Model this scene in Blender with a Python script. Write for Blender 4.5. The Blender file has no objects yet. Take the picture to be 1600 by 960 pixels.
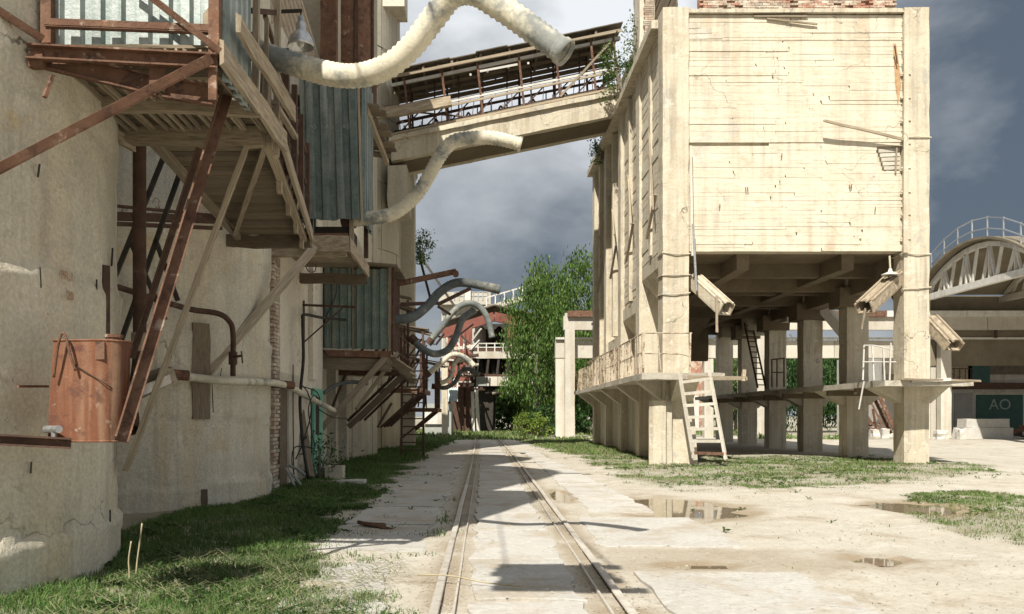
import bpy, math, random
import numpy as np
from mathutils import Vector, Matrix, noise

random.seed(7)
rng = np.random.default_rng(11)
scene = bpy.context.scene
COL = scene.collection
R = math.radians

# ------------------------------------------------------------------ camera
EYE, FOC, PX, PY = 1.55, 1400.0, 757.0, 650.0      # eye height, focal length and principal point (photo pixels)
cam = bpy.data.cameras.new("camera"); camo = bpy.data.objects.new("camera", cam); COL.objects.link(camo)
camo.location = (0, 0, EYE); camo.rotation_euler = (R(90), 0, 0)
cam.sensor_width = 36; cam.lens = FOC / 1600 * 36
cam.shift_x = (800 - PX) / 1600; cam.shift_y = (PY - 480) / 1600
cam.clip_start = 0.05; cam.clip_end = 3000
scene.camera = camo

# ------------------------------------------------------------------ sky and sun
SUN_EL, SUN_AZ = R(48), R(19)                        # light travels towards +Y and a little to +X
sdir = Vector((math.cos(SUN_EL) * math.sin(SUN_AZ), math.cos(SUN_EL) * math.cos(SUN_AZ), -math.sin(SUN_EL)))
sun = bpy.data.lights.new("sun", 'SUN'); sun.energy = 3.6; sun.angle = R(0.55); sun.color = (1.0, 0.95, 0.85)
suno = bpy.data.objects.new("sun", sun); COL.objects.link(suno); suno.location = (-10, -30, 40)
suno.rotation_euler = sdir.to_track_quat('-Z', 'Y').to_euler()

world = bpy.data.worlds.new("World"); scene.world = world; world.use_nodes = True
wn, wl = world.node_tree.nodes, world.node_tree.links
wn.clear()
wo = wn.new('ShaderNodeOutputWorld'); bg = wn.new('ShaderNodeBackground'); bg.inputs[1].default_value = 0.1
sky = wn.new('ShaderNodeTexSky'); sky.sky_type = 'NISHITA'; sky.sun_disc = False
sky.sun_elevation = SUN_EL; sky.sun_rotation = math.atan2(-sdir.x, -sdir.y)
tc = wn.new('ShaderNodeTexCoord')
mp = wn.new('ShaderNodeMapping'); mp.inputs['Scale'].default_value = (1.0, 1.0, 1.7); mp.inputs['Location'].default_value = (10.6, 2.7, 1.1)
n1 = wn.new('ShaderNodeTexNoise'); n1.inputs['Scale'].default_value = 2.3; n1.inputs['Detail'].default_value = 8; n1.inputs['Roughness'].default_value = 0.52; n1.inputs['Distortion'].default_value = 0.1
rp = wn.new('ShaderNodeValToRGB')
rp.color_ramp.elements[0].position = 0.38; rp.color_ramp.elements[0].color = (0.036, 0.046, 0.059, 1)
rp.color_ramp.elements[1].position = 0.64; rp.color_ramp.elements[1].color = (0.30, 0.31, 0.32, 1)
e = rp.color_ramp.elements.new(0.465); e.color = (0.104, 0.113, 0.123, 1)
e = rp.color_ramp.elements.new(0.545); e.color = (0.172, 0.181, 0.190, 1)
sc10 = wn.new('ShaderNodeVectorMath'); sc10.operation = 'SCALE'; sc10.inputs['Scale'].default_value = 15.5
mx = wn.new('ShaderNodeMix'); mx.data_type = 'RGBA'; mx.inputs[0].default_value = 0.965
wl.new(tc.outputs['Generated'], mp.inputs[0]); wl.new(mp.outputs[0], n1.inputs['Vector']); wl.new(n1.outputs['Fac'], rp.inputs[0])
wl.new(rp.outputs[0], sc10.inputs[0]); wl.new(sky.outputs[0], mx.inputs[6]); wl.new(sc10.outputs[0], mx.inputs[7])
wl.new(mx.outputs[2], bg.inputs[0]); wl.new(bg.outputs[0], wo.inputs[0])

scene.view_settings.view_transform = 'Standard'; scene.view_settings.look = 'None'
scene.view_settings.exposure = 0.95; scene.view_settings.gamma = 1.0
scene.view_settings.use_curve_mapping = False
scene.cycles.max_bounces = 6; scene.cycles.transparent_max_bounces = 4

# ------------------------------------------------------------------ helpers
def at(x, y, d):
    """point at distance d seen at photo pixel x, y (used to measure where a thing stands)"""
    return Vector(((x - PX) / FOC * d, d, EYE - (y - PY) / FOC * d))

def V(*a): return Vector(a)

def wpos(o):
    p = Vector((0, 0, 0))
    while o is not None:
        p += o.location; o = o.parent
    return p

class MB:
    """collects faces in world coordinates; build() links them as one mesh object"""
    def __init__(s): s.v = []; s.f = []
    def add(s, vs, fs):
        n = len(s.v); s.v.extend(Vector(v) for v in vs); s.f.extend(tuple(i + n for i in f) for f in fs); return s
    def box(s, a, b):
        x0, y0, z0 = a; x1, y1, z1 = b
        return s.add([(x0,y0,z0),(x1,y0,z0),(x1,y1,z0),(x0,y1,z0),(x0,y0,z1),(x1,y0,z1),(x1,y1,z1),(x0,y1,z1)],
              [(0,3,2,1),(4,5,6,7),(0,1,5,4),(1,2,6,5),(2,3,7,6),(3,0,4,7)])
    def hexa(s, lo, hi):
        return s.add(list(lo) + list(hi), [(0,3,2,1),(4,5,6,7),(0,1,5,4),(1,2,6,5),(2,3,7,6),(3,0,4,7)])
    def rough(s, a, b, res=0.4, amp=0.015, fr=1.9):
        """box with worn, uneven faces and edges"""
        a = Vector(a); b = Vector(b); n = [max(1, min(40, int(round((b[i]-a[i])/res)))) for i in range(3)]
        def pt(i, j, k):
            p = Vector((a.x+(b.x-a.x)*i/n[0], a.y+(b.y-a.y)*j/n[1], a.z+(b.z-a.z)*k/n[2]))
            q = p + noise.noise_vector(p*fr)*amp + noise.noise_vector(p*fr*3.1)*amp*0.6
            return q
        def grid(f, nu, nv, flip):
            vs = [f(i, j) for j in range(nv+1) for i in range(nu+1)]
            fs = []
            for j in range(nv):
                for i in range(nu):
                    q = (j*(nu+1)+i, j*(nu+1)+i+1, (j+1)*(nu+1)+i+1, (j+1)*(nu+1)+i)
                    fs.append(q[::-1] if flip else q)
            s.add(vs, fs)
        grid(lambda i,j: pt(i,j,0), n[0], n[1], True); grid(lambda i,j: pt(i,j,n[2]), n[0], n[1], False)
        grid(lambda i,j: pt(i,0,j), n[0], n[2], False); grid(lambda i,j: pt(i,n[1],j), n[0], n[2], True)
        grid(lambda i,j: pt(0,i,j), n[1], n[2], True); grid(lambda i,j: pt(n[0],i,j), n[1], n[2], False)
        return s
    def bar(s, p, q, w, h, up=(0,0,1)):
        p = Vector(p); q = Vector(q); t = (q-p).normalized(); up = Vector(up)
        if abs(t.dot(up)) > 0.98: up = Vector((0,1,0))
        r = t.cross(up).normalized()*w/2; u = r.cross(t).normalized()*h/2
        return s.hexa([p-r-u, p+r-u, p+r+u, p-r+u], [q-r-u, q+r-u, q+r+u, q-r+u])
    def angle(s, p, q, w, t=0.012, up=(0,0,1)):
        p = Vector(p); q = Vector(q); d = (q-p).normalized(); up = Vector(up)
        if abs(d.dot(up)) > 0.98: up = Vector((0,1,0))
        r = d.cross(up).normalized(); u = r.cross(d).normalized()
        s.bar(p, q, w, t, u); o = u*(w/2) + r*(w/2-t/2)
        return s.bar(p+o, q+o, t, w, u)
    def channel(s, p, q, w, h, t=0.014, up=(0,0,1)):
        p = Vector(p); q = Vector(q); d = (q-p).normalized(); up = Vector(up)
        r = d.cross(up).normalized(); u = r.cross(d).normalized()
        s.bar(p, q, t, h, u)
        for k in (-1, 1):
            o = u*(k*(h/2-t/2)) + r*(w/2); s.bar(p+o, q+o, w, t, u)
        return s
    def tube(s, pts, r, n=8, cap=True):
        pts = [Vector(p) for p in pts]; m = len(pts)
        rs = r if isinstance(r, (list, tuple)) else [r]*m
        base = len(s.v); t0 = (pts[1]-pts[0]).normalized()
        ref = Vector((0,0,1)) if abs(t0.z) < 0.9 else Vector((0,1,0))
        a = t0.cross(ref).normalized(); fs = []
        for i in range(m):
            t = ((pts[min(i+1,m-1)]-pts[i]).normalized() + (pts[i]-pts[max(i-1,0)]).normalized()).normalized()
            a = (a - t*a.dot(t)).normalized(); b = t.cross(a)
            for k in range(n):
                g = 2*math.pi*k/n; s.v.append(pts[i] + (a*math.cos(g)+b*math.sin(g))*rs[i])
        for i in range(m-1):
            for k in range(n):
                fs.append((base+i*n+k, base+i*n+(k+1)%n, base+(i+1)*n+(k+1)%n, base+(i+1)*n+k))
        if cap:
            fs.append(tuple(base+k for k in range(n))[::-1]); fs.append(tuple(base+(m-1)*n+k for k in range(n)))
        s.f.extend(fs); return s
    def lathe(s, c, prof, n=24, axis=(0,0,1)):
        c = Vector(c); q = Vector((0,0,1)).rotation_difference(Vector(axis)); base = len(s.v)
        for (r, z) in prof:
            for k in range(n):
                g = 2*math.pi*k/n; s.v.append(c + q @ Vector((r*math.cos(g), r*math.sin(g), z)))
        for i in range(len(prof)-1):
            for k in range(n):
                s.f.append((base+i*n+k, base+i*n+(k+1)%n, base+(i+1)*n+(k+1)%n, base+(i+1)*n+k))
        return s
    def sheet(s, o, u, v, W, H, pitch=0.2, dep=0.045, th=0.004, wav=0.0):
        """trapezoid-profile metal sheet: o corner, u across the ribs, v along them"""
        o = Vector(o); u = Vector(u).normalized(); v = Vector(v).normalized(); nrm = u.cross(v).normalized()
        xs = []; x = 0.0
        while x < W:
            for (fx, fz) in ((0,0),(0.32,0),(0.44,1),(0.88,1)):
                if x+fx*pitch <= W: xs.append((x+fx*pitch, fz*dep))
            x += pitch
        xs.append((W, 0)); m = len(xs); rows = 7; base = len(s.v)
        for side in (0, 1):
            for j in range(rows):
                for (px_, pz) in xs:
                    hh = H*j/(rows-1)
                    if j in (0, rows-1): hh += wav*math.sin(px_*9+j)
                    p = o + u*px_ + v*hh
                    p += nrm*(pz + side*th + 0.012*noise.noise(p*1.3))
                    s.v.append(p)
        N = m*rows
        for j in range(rows-1):
            for i in range(m-1):
                a = base+j*m+i; s.f.append((a, a+m, a+m+1, a+1)); b = a+N; s.f.append((b, b+1, b+m+1, b+m))
        for i in range(m-1):
            a = base+i; s.f.append((a, a+1, a+1+N, a+N)); a = base+(rows-1)*m+i; s.f.append((a, a+N, a+1+N, a+1))
        return s
    def build(s, name, m, parent=None, smooth=False):
        off = wpos(parent) if parent else Vector((0,0,0))
        me = bpy.data.meshes.new(name); me.from_pydata([v-off for v in s.v], [], s.f); me.materials.append(m)
        if smooth: me.polygons.foreach_set('use_smooth', [True]*len(me.polygons))
        me.update()
        o = bpy.data.objects.new(name, me); COL.objects.link(o); o.parent = parent
        return o

def tag(o, label=None, cat=None, group=None, kind=None):
    if label: o['label'] = label
    if cat: o['category'] = cat
    if group: o['group'] = group
    if kind: o['kind'] = kind
    return o

def thing(name, label, cat, loc, group=None):
    o = bpy.data.objects.new(name, None); COL.objects.link(o); o.location = loc; o.empty_display_size = 0.3
    return tag(o, label, cat, group)

_unit = {}
def unit(kind, m):
    """shared unit pieces: 'plain' bar, 'plank' with uneven edges, 'block' worn block"""
    k = (kind, m.name)
    if k in _unit: return _unit[k]
    mb = MB(); rr = random.Random(hash(kind) % 1000 if False else len(kind)*13)
    if kind == 'plain':
        mb.box((-.5,-.5,-.5), (.5,.5,.5))
    else:
        var = int(kind[-1]) if kind[-1].isdigit() else 0
        rr = random.Random(100+var); segs = 5; n = segs+1
        amp = 0.06 if kind.startswith('plank') else 0.02
        for i in range(n):
            x = -.5+i/segs; j = (lambda: rr.uniform(-amp, amp))
            dz = rr.uniform(-amp, amp)*1.6
            for (y, z) in ((-.5,-.5),(.5,-.5),(.5,.5),(-.5,.5)):
                mb.v.append(Vector((x + (rr.uniform(-.012,.012) if i in (0, segs) else 0), y+j(), z+dz+j())))
        for i in range(segs):
            for k4 in range(4):
                a = i*4+k4; b = i*4+(k4+1) % 4; mb.f.append((a, a+4, b+4, b))
        mb.f.append((0,1,2,3)); mb.f.append((segs*4+3, segs*4+2, segs*4+1, segs*4))
    me = bpy.data.meshes.new('piece_'+kind); me.from_pydata(mb.v, [], mb.f); me.materials.append(m); me.update()
    _unit[k] = me
    return me

def bar(parent, name, m, p, q, w, h, up=(0,0,1), kind=None):
    """one straight piece (plank, bar, batten) from p to q; shares its mesh with alike pieces"""
    p = Vector(p); q = Vector(q); d = q-p; t = d.normalized(); up = Vector(up)
    if abs(t.dot(up)) > 0.98: up = Vector((0,1,0))
    r = up.cross(t).normalized(); u = t.cross(r).normalized()
    if kind is None: kind = 'plank%d' % random.randrange(5) if m.name.startswith('wood') else 'plain'
    o = bpy.data.objects.new(name, unit(kind, m)); COL.objects.link(o); o.parent = parent
    M4 = Matrix((t*d.length, r*w, u*h)).transposed().to_4x4()
    M4.translation = (p+q)/2 - (wpos(parent) if parent else Vector((0,0,0)))
    o.matrix_local = M4
    return o

def spline(pts, per=10):
    P = [Vector(p) for p in pts]; P = [P[0]*2-P[1]] + P + [P[-1]*2-P[-2]]; out = []
    for i in range(1, len(P)-2):
        for k in range(per):
            t = k/per; a, b, c, d = P[i-1], P[i], P[i+1], P[i+2]
            out.append(0.5*((2*b)+(c-a)*t+(2*a-5*b+4*c-d)*t*t+(3*b-a-3*c+d)*t**3))
    out.append(P[-2]); return out

def resample(pts, step):
    out = [pts[0]]; acc = 0.0
    for a, b in zip(pts, pts[1:]):
        L = (b-a).length; t = step-acc
        while t <= L:
            out.append(a.lerp(b, t/L)); t += step
        acc = L-(t-step)
    return out

def rope(parent, name, m, pts, r, n=5, per=6):
    return MB().tube(spline(pts, per), r, n).build(name, m, parent, True)

# ------------------------------------------------------------------ materials
def mat(name, c1, c2, scale=1.0, rough=0.9, metal=0.0, streak=None, spots=(), bump=0.25, bscale=18.0, crack=None,
        local=False, grain=None, rnd=0.12, spec=0.3, fine=.16, fscale=14.0):
    m = bpy.data.materials.new(name); m.use_nodes = True; nt = m.node_tree; N = nt.nodes; L = nt.links
    b = N['Principled BSDF']; b.inputs['Roughness'].default_value = rough; b.inputs['Metallic'].default_value = metal
    b.inputs['Specular IOR Level'].default_value = spec
    if local:
        t = N.new('ShaderNodeTexCoord'); pos = t.outputs['Object']
    else:
        t = N.new('ShaderNodeNewGeometry'); pos = t.outputs['Position']
    oi = N.new('ShaderNodeObjectInfo')
    if local or rnd:
        va = N.new('ShaderNodeVectorMath'); va.operation = 'MULTIPLY_ADD'
        cv = N.new('ShaderNodeCombineXYZ')
        for i in range(3): L.new(oi.outputs['Random'], cv.inputs[i])
        L.new(cv.outputs[0], va.inputs[0]); va.inputs[1].default_value = (37, 23, 51) if local else (0, 0, 0)
        L.new(pos, va.inputs[2]); pos = va.outputs[0]
    def tex(sc, detail=6, rg=0.6, stretch=None, dist=0.0):
        v = pos
        if stretch:
            mpn = N.new('ShaderNodeMapping'); mpn.inputs['Scale'].default_value = stretch; L.new(pos, mpn.inputs[0]); v = mpn.outputs[0]
        n = N.new('ShaderNodeTexNoise'); n.inputs['Scale'].default_value = sc; n.inputs['Detail'].default_value = detail
        n.inputs['Roughness'].default_value = rg; n.inputs['Distortion'].default_value = dist; L.new(v, n.inputs['Vector']); return n.outputs['Fac']
    def ramp(f, lo, hi):
        r = N.new('ShaderNodeMapRange'); r.inputs['From Min'].default_value = lo; r.inputs['From Max'].default_value = hi
        L.new(f, r.inputs['Value']); return r.outputs[0]
    def mixc(f, a, bc):
        x = N.new('ShaderNodeMix'); x.data_type = 'RGBA'
        if isinstance(f, float): x.inputs[0].default_value = f
        else: L.new(f, x.inputs[0])
        if isinstance(a, tuple): x.inputs[6].default_value = (*a, 1)
        else: L.new(a, x.inputs[6])
        if isinstance(bc, tuple): x.inputs[7].default_value = (*bc, 1)
        else: L.new(bc, x.inputs[7])
        return x.outputs[2]
    def mul(a, k):
        x = N.new('ShaderNodeMath'); x.operation = 'MULTIPLY'; L.new(a, x.inputs[0])
        if isinstance(k, (int, float)): x.inputs[1].default_value = k
        else: L.new(k, x.inputs[1])
        return x.outputs[0]
    st = grain
    col = mixc(ramp(tex(scale, 8, 0.62, st), 0.3, 0.7), c1, c2)
    for (sc, amt, sscale) in (streak if isinstance(streak, list) else [streak] if streak else []):
        f = ramp(tex(sscale, 5, 0.6, (1, 1, 0.05)), 0.49, 0.63); f2 = ramp(tex(0.6, 3), 0.32, 0.6)
        col = mixc(mul(mul(f, f2), amt), col, sc)
    hb = []
    for (sc, amt, sscale, lo, hi) in spots:
        col = mixc(mul(ramp(tex(sscale, 9, 0.68, None, 0.3), lo, hi), amt), col, sc)
    bh = tex(bscale, 8, 0.65, st)
    fb = tex(bscale*5.5, 4, .7, st); ad = N.new('ShaderNodeMath'); ad.operation = 'MULTIPLY_ADD'; L.new(fb, ad.inputs[0]); ad.inputs[1].default_value = .28; L.new(bh, ad.inputs[2]); bh = ad.outputs[0]
    if crack:
        cs, cw, amt = crack
        vm = N.new('ShaderNodeVectorMath'); vm.operation = 'MULTIPLY_ADD'
        nn = N.new('ShaderNodeTexNoise'); nn.inputs['Scale'].default_value = 2.3; nn.inputs['Detail'].default_value = 6; L.new(pos, nn.inputs['Vector'])
        L.new(nn.outputs['Color'], vm.inputs[0]); vm.inputs[1].default_value = (0.9, 0.9, 0.9); L.new(pos, vm.inputs[2])
        vo = N.new('ShaderNodeTexVoronoi'); vo.feature = 'DISTANCE_TO_EDGE'; vo.inputs['Scale'].default_value = cs; L.new(vm.outputs[0], vo.inputs['Vector'])
        f = mul(ramp(vo.outputs['Distance'], cw, cw*0.2), ramp(tex(0.55, 3), 0.5, 0.62))
        col = mixc(mul(f, amt), col, tuple(c*0.25 for c in c1))
        sb = N.new('ShaderNodeMath'); sb.operation = 'SUBTRACT'; L.new(bh, sb.inputs[0]); L.new(mul(f, 0.6), sb.inputs[1]); bh = sb.outputs[0]
    if fine:
        mr2 = N.new('ShaderNodeMapRange'); L.new(tex(fscale, 6, .7, st), mr2.inputs['Value']); mr2.inputs['From Min'].default_value = .3; mr2.inputs['From Max'].default_value = .7
        mr2.inputs['To Min'].default_value = 1-fine; mr2.inputs['To Max'].default_value = 1+fine*.7
        h2 = N.new('ShaderNodeHueSaturation'); L.new(col, h2.inputs['Color']); L.new(mr2.outputs[0], h2.inputs['Value']); col = h2.outputs[0]
    if rnd:
        hs = N.new('ShaderNodeHueSaturation'); L.new(col, hs.inputs['Color'])
        mr = N.new('ShaderNodeMapRange'); L.new(oi.outputs['Random'], mr.inputs['Value']); mr.inputs['To Min'].default_value = 1-rnd; mr.inputs['To Max'].default_value = 1+rnd
        L.new(mr.outputs[0], hs.inputs['Value']); col = hs.outputs[0]
    L.new(col, b.inputs['Base Color'])
    if bump:
        bp = N.new('ShaderNodeBump'); bp.inputs['Strength'].default_value = bump; bp.inputs['Distance'].default_value = 0.03
        L.new(bh, bp.inputs['Height']); L.new(bp.outputs[0], b.inputs['Normal'])
    return m

M = {}
M['silo'] = mat('concrete_silo', (.56,.51,.40), (.66,.61,.49), 1.1, streak=[((.60,.48,.30), .75, 1.1), ((.70,.66,.56), .7, 1.7), ((.40,.37,.30), .6, 2.6), ((.32,.29,.24), .45, 7)],
    spots=(((.42,.40,.35), .55, 0.8, .50, .66), ((.55,.40,.20), .6, 1.0, .58, .68), ((.72,.69,.61), .35, 4.5, .60, .66), ((.20,.18,.15), .8, 7, .67, .70), ((.43,.38,.29), .5, 2.2, .61, .63)), bump=.9, bscale=7, crack=(.42, .007, .9), rnd=.0, fine=.24, fscale=28)
M['silo2'] = mat('concrete_silo_far', (.46,.42,.335), (.56,.515,.415), 1.2, streak=((.30,.27,.21), .6, 2.2), spots=(((.30,.27,.21), .5, 1.5, .55, .7),), bump=.3, bscale=9, rnd=.08)
M['cream'] = mat('concrete_cream', (.53,.47,.355), (.62,.56,.44), 0.8, streak=[((.37,.30,.21), .7, 2.6), ((.30,.27,.23), .6, 6)],
    spots=(((.41,.345,.25), .6, 1.7, .55, .66), ((.38,.37,.335), .55, 1.1, .60, .63), ((.66,.61,.51), .6, 3.5, .58, .62), ((.30,.25,.19), .6, 8, .65, .69)), bump=.75, bscale=6, crack=(.5, .006, .8), rnd=.03, fine=.16, fscale=24)
M['cream_board'] = mat('concrete_cream_board', (.60,.535,.415), (.68,.62,.50), 1.6, streak=[((.45,.37,.26), .6, 2.2), ((.40,.36,.30), .5, 6)],
    spots=(((.47,.385,.275), .55, 2.1, .56, .64), ((.42,.41,.38), .4, .9, .60, .64), ((.36,.30,.22), .5, 9, .65, .69)), bump=.6, bscale=7, crack=(.42, .005, .8), rnd=.025, grain=(.5,.5,1.6), fine=.1)
M['trestle'] = mat('concrete_pale', (.50,.46,.385), (.60,.565,.49), 1.1, streak=((.42,.35,.26), .6, 2.0), spots=(((.36,.17,.09), .5, 1.1, .64, .72),), bump=.3, bscale=8)
M['plaster'] = mat('plaster_old', (.60,.545,.45), (.70,.645,.54), 1.3, streak=((.40,.33,.24), .5, 3), spots=(((.40,.27,.17), .6, 1.3, .62, .70),), bump=.3, bscale=10, crack=(1.1, .012, .8), rnd=0)
M['rust'] = mat('rust_red', (.125,.06,.038), (.215,.125,.082), 4, .85, .1, spots=(((.07,.04,.028), .8, 7, .52, .62), ((.44,.36,.29), .75, 6, .59, .66), ((.30,.14,.07), .5, 3, .56, .66)), bump=.35, bscale=40)
M['rustdark'] = mat('rust_dark', (.065,.04,.03), (.125,.072,.05), 5, .85, .15, spots=(((.25,.20,.15), .6, 7, .58, .72),), bump=.35, bscale=40)
M['tank'] = mat('rust_tank', (.155,.06,.031), (.225,.09,.048), 2.2, .75, .1, streak=[((.09,.042,.027), 1.0, 5), ((.30,.19,.12), .8, 7)], spots=(((.11,.05,.035), .8, 6, .55, .64), ((.40,.31,.24), .7, 9, .62, .67)), bump=.25, bscale=60, rnd=0)
M['galv'] = mat('galvanised', (.26,.30,.285), (.42,.45,.43), 2.5, .45, .35, streak=((.09,.15,.13), 1.0, 9), spots=(((.30,.17,.10), .5, 3, .63, .72),), bump=.15, bscale=30, rnd=.05)
M['teal'] = mat('teal_sheet', (.085,.12,.115), (.18,.215,.20), 3.5, .5, .2, streak=((.30,.31,.29), 1.0, 7), spots=(((.24,.24,.22), .5, 11, .55, .72), ((.16,.09,.05), .5, 3, .62, .72)), bump=.15, bscale=35, rnd=.05)
M['green'] = mat('green_sheet', (.11,.155,.135), (.20,.25,.215), 3.5, .6, .2, streak=((.28,.25,.19), .8, 6), spots=(((.20,.12,.07), .6, 2.2, .57, .70),), bump=.15, bscale=35, rnd=.08)
M['wood'] = mat('wood_grey', (.22,.17,.115), (.48,.405,.30), 6, .9, spots=(((.12,.09,.06), .7, 3, .56, .66),), bump=.5, bscale=9, local=True, grain=(1.2, 1.3, 1.3), rnd=.25)
M['wooddark'] = mat('wood_dark', (.15,.12,.085), (.25,.20,.14), 6, .95, bump=.5, bscale=9, local=True, grain=(1.2, 1.3, 1.3), rnd=.3)
M['hose'] = mat('hose_cream', (.55,.50,.38), (.70,.65,.52), 3, .85, spots=(((.20,.215,.21), .9, 1.3, .50, .60), ((.20,.18,.15), .5, 7, .62, .72)), bump=.3, bscale=25, rnd=.06)
M['hosedark'] = mat('hose_grey', (.085,.095,.095), (.165,.18,.17), 3, .85, spots=(((.45,.41,.32), .7, 1.9, .55, .68),), bump=.3, bscale=25, rnd=.2)
M['alu'] = mat('aluminium', (.42,.43,.43), (.58,.58,.57), 14, .4, .7, spots=(((.25,.23,.2), .5, 12, .58, .7),), bump=.05)
M['white'] = mat('white_paint', (.52,.50,.46), (.66,.64,.59), 2, .8, streak=((.40,.33,.26), .6, 3), spots=(((.40,.18,.10), .55, 1.5, .63, .70),), bump=.2)
M['brick'] = mat('brick_red', (.30,.14,.095), (.42,.22,.155), 3, .95, spots=(((.55,.47,.37), .9, 2.2, .46, .58),), bump=.4, bscale=25, rnd=.2)
M['soffit'] = mat('concrete_brown_shaded', (.14,.11,.072), (.20,.16,.11), .9, .95, spots=(((.14,.11,.075), .7, 1.3, .52, .68),), bump=.5, bscale=7)  # raw brown concrete, darkened further so its colour carries underside shade
M['brickpale'] = mat('brick_limewashed', (.34,.22,.16), (.50,.42,.33), 7, .95, spots=(((.58,.53,.44), .85, 3, .47, .58),), bump=.5, bscale=25, rnd=.25)
M['cable'] = mat('cable_black', (.018,.018,.018), (.04,.038,.035), 5, .6, bump=0)
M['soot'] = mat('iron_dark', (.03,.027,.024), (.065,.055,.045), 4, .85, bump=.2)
M['redpaint'] = mat('red_lead_paint', (.20,.065,.05), (.28,.11,.08), 1.4, .8, spots=(((.22,.09,.06), .7, 3, .55, .7),), bump=.15)
M['turq'] = mat('turquoise_paint', (.13,.36,.26), (.18,.44,.33), 4, .6, spots=(((.4,.36,.28), .5, 6, .6, .7),), bump=.1)
M['asb'] = mat('asbestos_sheet', (.56,.46,.36), (.66,.57,.46), 4, .9, spots=(((.40,.22,.13), .5, 5, .55, .7),), bump=.2)
M['roofdark'] = mat('roof_sheet_dark', (.10,.085,.065), (.17,.145,.11), 3, .9, spots=(((.22,.15,.09), .6, 2, .55, .7),), bump=.2)
M['greygreen'] = mat('grey_render', (.30,.31,.29), (.42,.42,.39), 1.5, .9, bump=.2)
M['rail'] = mat('rail_dusty_steel', (.42,.385,.33), (.56,.52,.46), 5, .7, .15, spots=(((.20,.13,.08), .6, 7, .55, .68),), bump=.2, bscale=40)
M['slab'] = mat('slab_concrete', (.44,.415,.375), (.53,.51,.47), 0.9, .92, spots=(((.40,.345,.265), .85, 1.0, .50, .62), ((.30,.25,.19), .6, 9, .58, .70), ((.62,.60,.565), .6, 3, .56, .68)), bump=.5, bscale=24, crack=(.5, .006, .7), rnd=.06)
M['doorgreen'] = mat('door_green', (.035,.085,.075), (.05,.11,.10), 3, .6, bump=.1)
M['lettering'] = mat('pale_lettering', (.30,.36,.34), (.36,.42,.40), 3, .8, bump=0)
M['redtext'] = mat('red_lettering', (.36,.17,.11), (.42,.26,.18), 9, .9, bump=0)
M['railing'] = mat('railing_flaked', (.42,.34,.25), (.54,.47,.36), 6, .85, spots=(((.16,.08,.05), .9, 5, .5, .58),), bump=.2)
M['ledge'] = mat('concrete_ledge_grey', (.40,.365,.30), (.52,.48,.40), 1.2, .95, spots=(((.28,.24,.18), .7, 2, .54, .64), ((.62,.58,.49), .5, 4, .58, .63)), bump=.8, bscale=6)
M['stencil'] = mat('stencil_faded', (.26,.29,.28), (.36,.38,.36), 40, .8, bump=0)
M['trussin'] = mat('roof_lining_tan', (.17,.145,.105), (.24,.205,.15), 1, .95, bump=.2)
M['runrust'] = mat('rust_run', (.36,.20,.10), (.50,.34,.19), 6, .95, bump=.1)
M['debris'] = mat('bark_brown', (.10,.055,.035), (.17,.10,.06), 9, .95, bump=.3)
M['block'] = mat('concrete_block', (.50,.475,.43), (.60,.575,.53), 2, .9, spots=(((.42,.36,.28), .6, 1.6, .55, .7),), bump=.3)
M['drystem'] = mat('dry_stem', (.38,.32,.20), (.5,.43,.28), 12, .9, bump=0)
M['bark'] = mat('tree_bark', (.16,.13,.10), (.30,.27,.23), 3, .95, bump=.4)

def leafmat(name, cols, trans=0.35, dry=None):
    m = bpy.data.materials.new(name); m.use_nodes = True; N = m.node_tree.nodes; L = m.node_tree.links
    b = N['Principled BSDF']; b.inputs['Roughness'].default_value = 0.6; b.inputs['Specular IOR Level'].default_value = 0.25
    g = N.new('ShaderNodeNewGeometry'); r = N.new('ShaderNodeValToRGB')
    r.color_ramp.elements[0].color = (*cols[0], 1); r.color_ramp.elements[1].color = (*cols[-1], 1)
    for i, c in enumerate(cols[1:-1]):
        e = r.color_ramp.elements.new((i+1)/(len(cols)-1)); e.color = (*c, 1)
    L.new(g.outputs['Random Per Island'], r.inputs[0])
    n = N.new('ShaderNodeTexNoise'); n.inputs['Scale'].default_value = 0.5; L.new(g.outputs['Position'], n.inputs['Vector'])
    h = N.new('ShaderNodeHueSaturation'); mr = N.new('ShaderNodeMapRange'); mr.inputs['From Min'].default_value = .3; mr.inputs['From Max'].default_value = .7
    mr.inputs['To Min'].default_value = .75; mr.inputs['To Max'].default_value = 1.3; L.new(n.outputs['Fac'], mr.inputs[0]); L.new(mr.outputs[0], h.inputs['Value'])
    L.new(r.outputs[0], h.inputs['Color']); col = h.outputs[0]
    if dry:
        n2 = N.new('ShaderNodeTexNoise'); n2.inputs['Scale'].default_value = 0.9; n2.inputs['Detail'].default_value = 4; L.new(g.outputs['Position'], n2.inputs['Vector'])
        m2 = N.new('ShaderNodeMapRange'); m2.inputs['From Min'].default_value = .5; m2.inputs['From Max'].default_value = .68; L.new(n2.outputs['Fac'], m2.inputs[0])
        x = N.new('ShaderNodeMix'); x.data_type = 'RGBA'; L.new(m2.outputs[0], x.inputs[0]); L.new(col, x.inputs[6]); x.inputs[7].default_value = (*dry, 1); col = x.outputs[2]
    L.new(col, b.inputs['Base Color'])
    t = N.new('ShaderNodeBsdfTranslucent'); L.new(col, t.inputs[0]); ms = N.new('ShaderNodeMixShader'); ms.inputs[0].default_value = trans
    L.new(b.outputs[0], ms.inputs[1]); L.new(t.outputs[0], ms.inputs[2]); L.new(ms.outputs[0], N['Material Output'].inputs[0])
    return m
M['leaf'] = leafmat('leaf_green', [(.035,.08,.016), (.065,.13,.025), (.10,.17,.035), (.15,.21,.05)])
M['leafdark'] = leafmat('leaf_dark', [(.025,.06,.018), (.045,.095,.025), (.06,.12,.03)])
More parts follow.
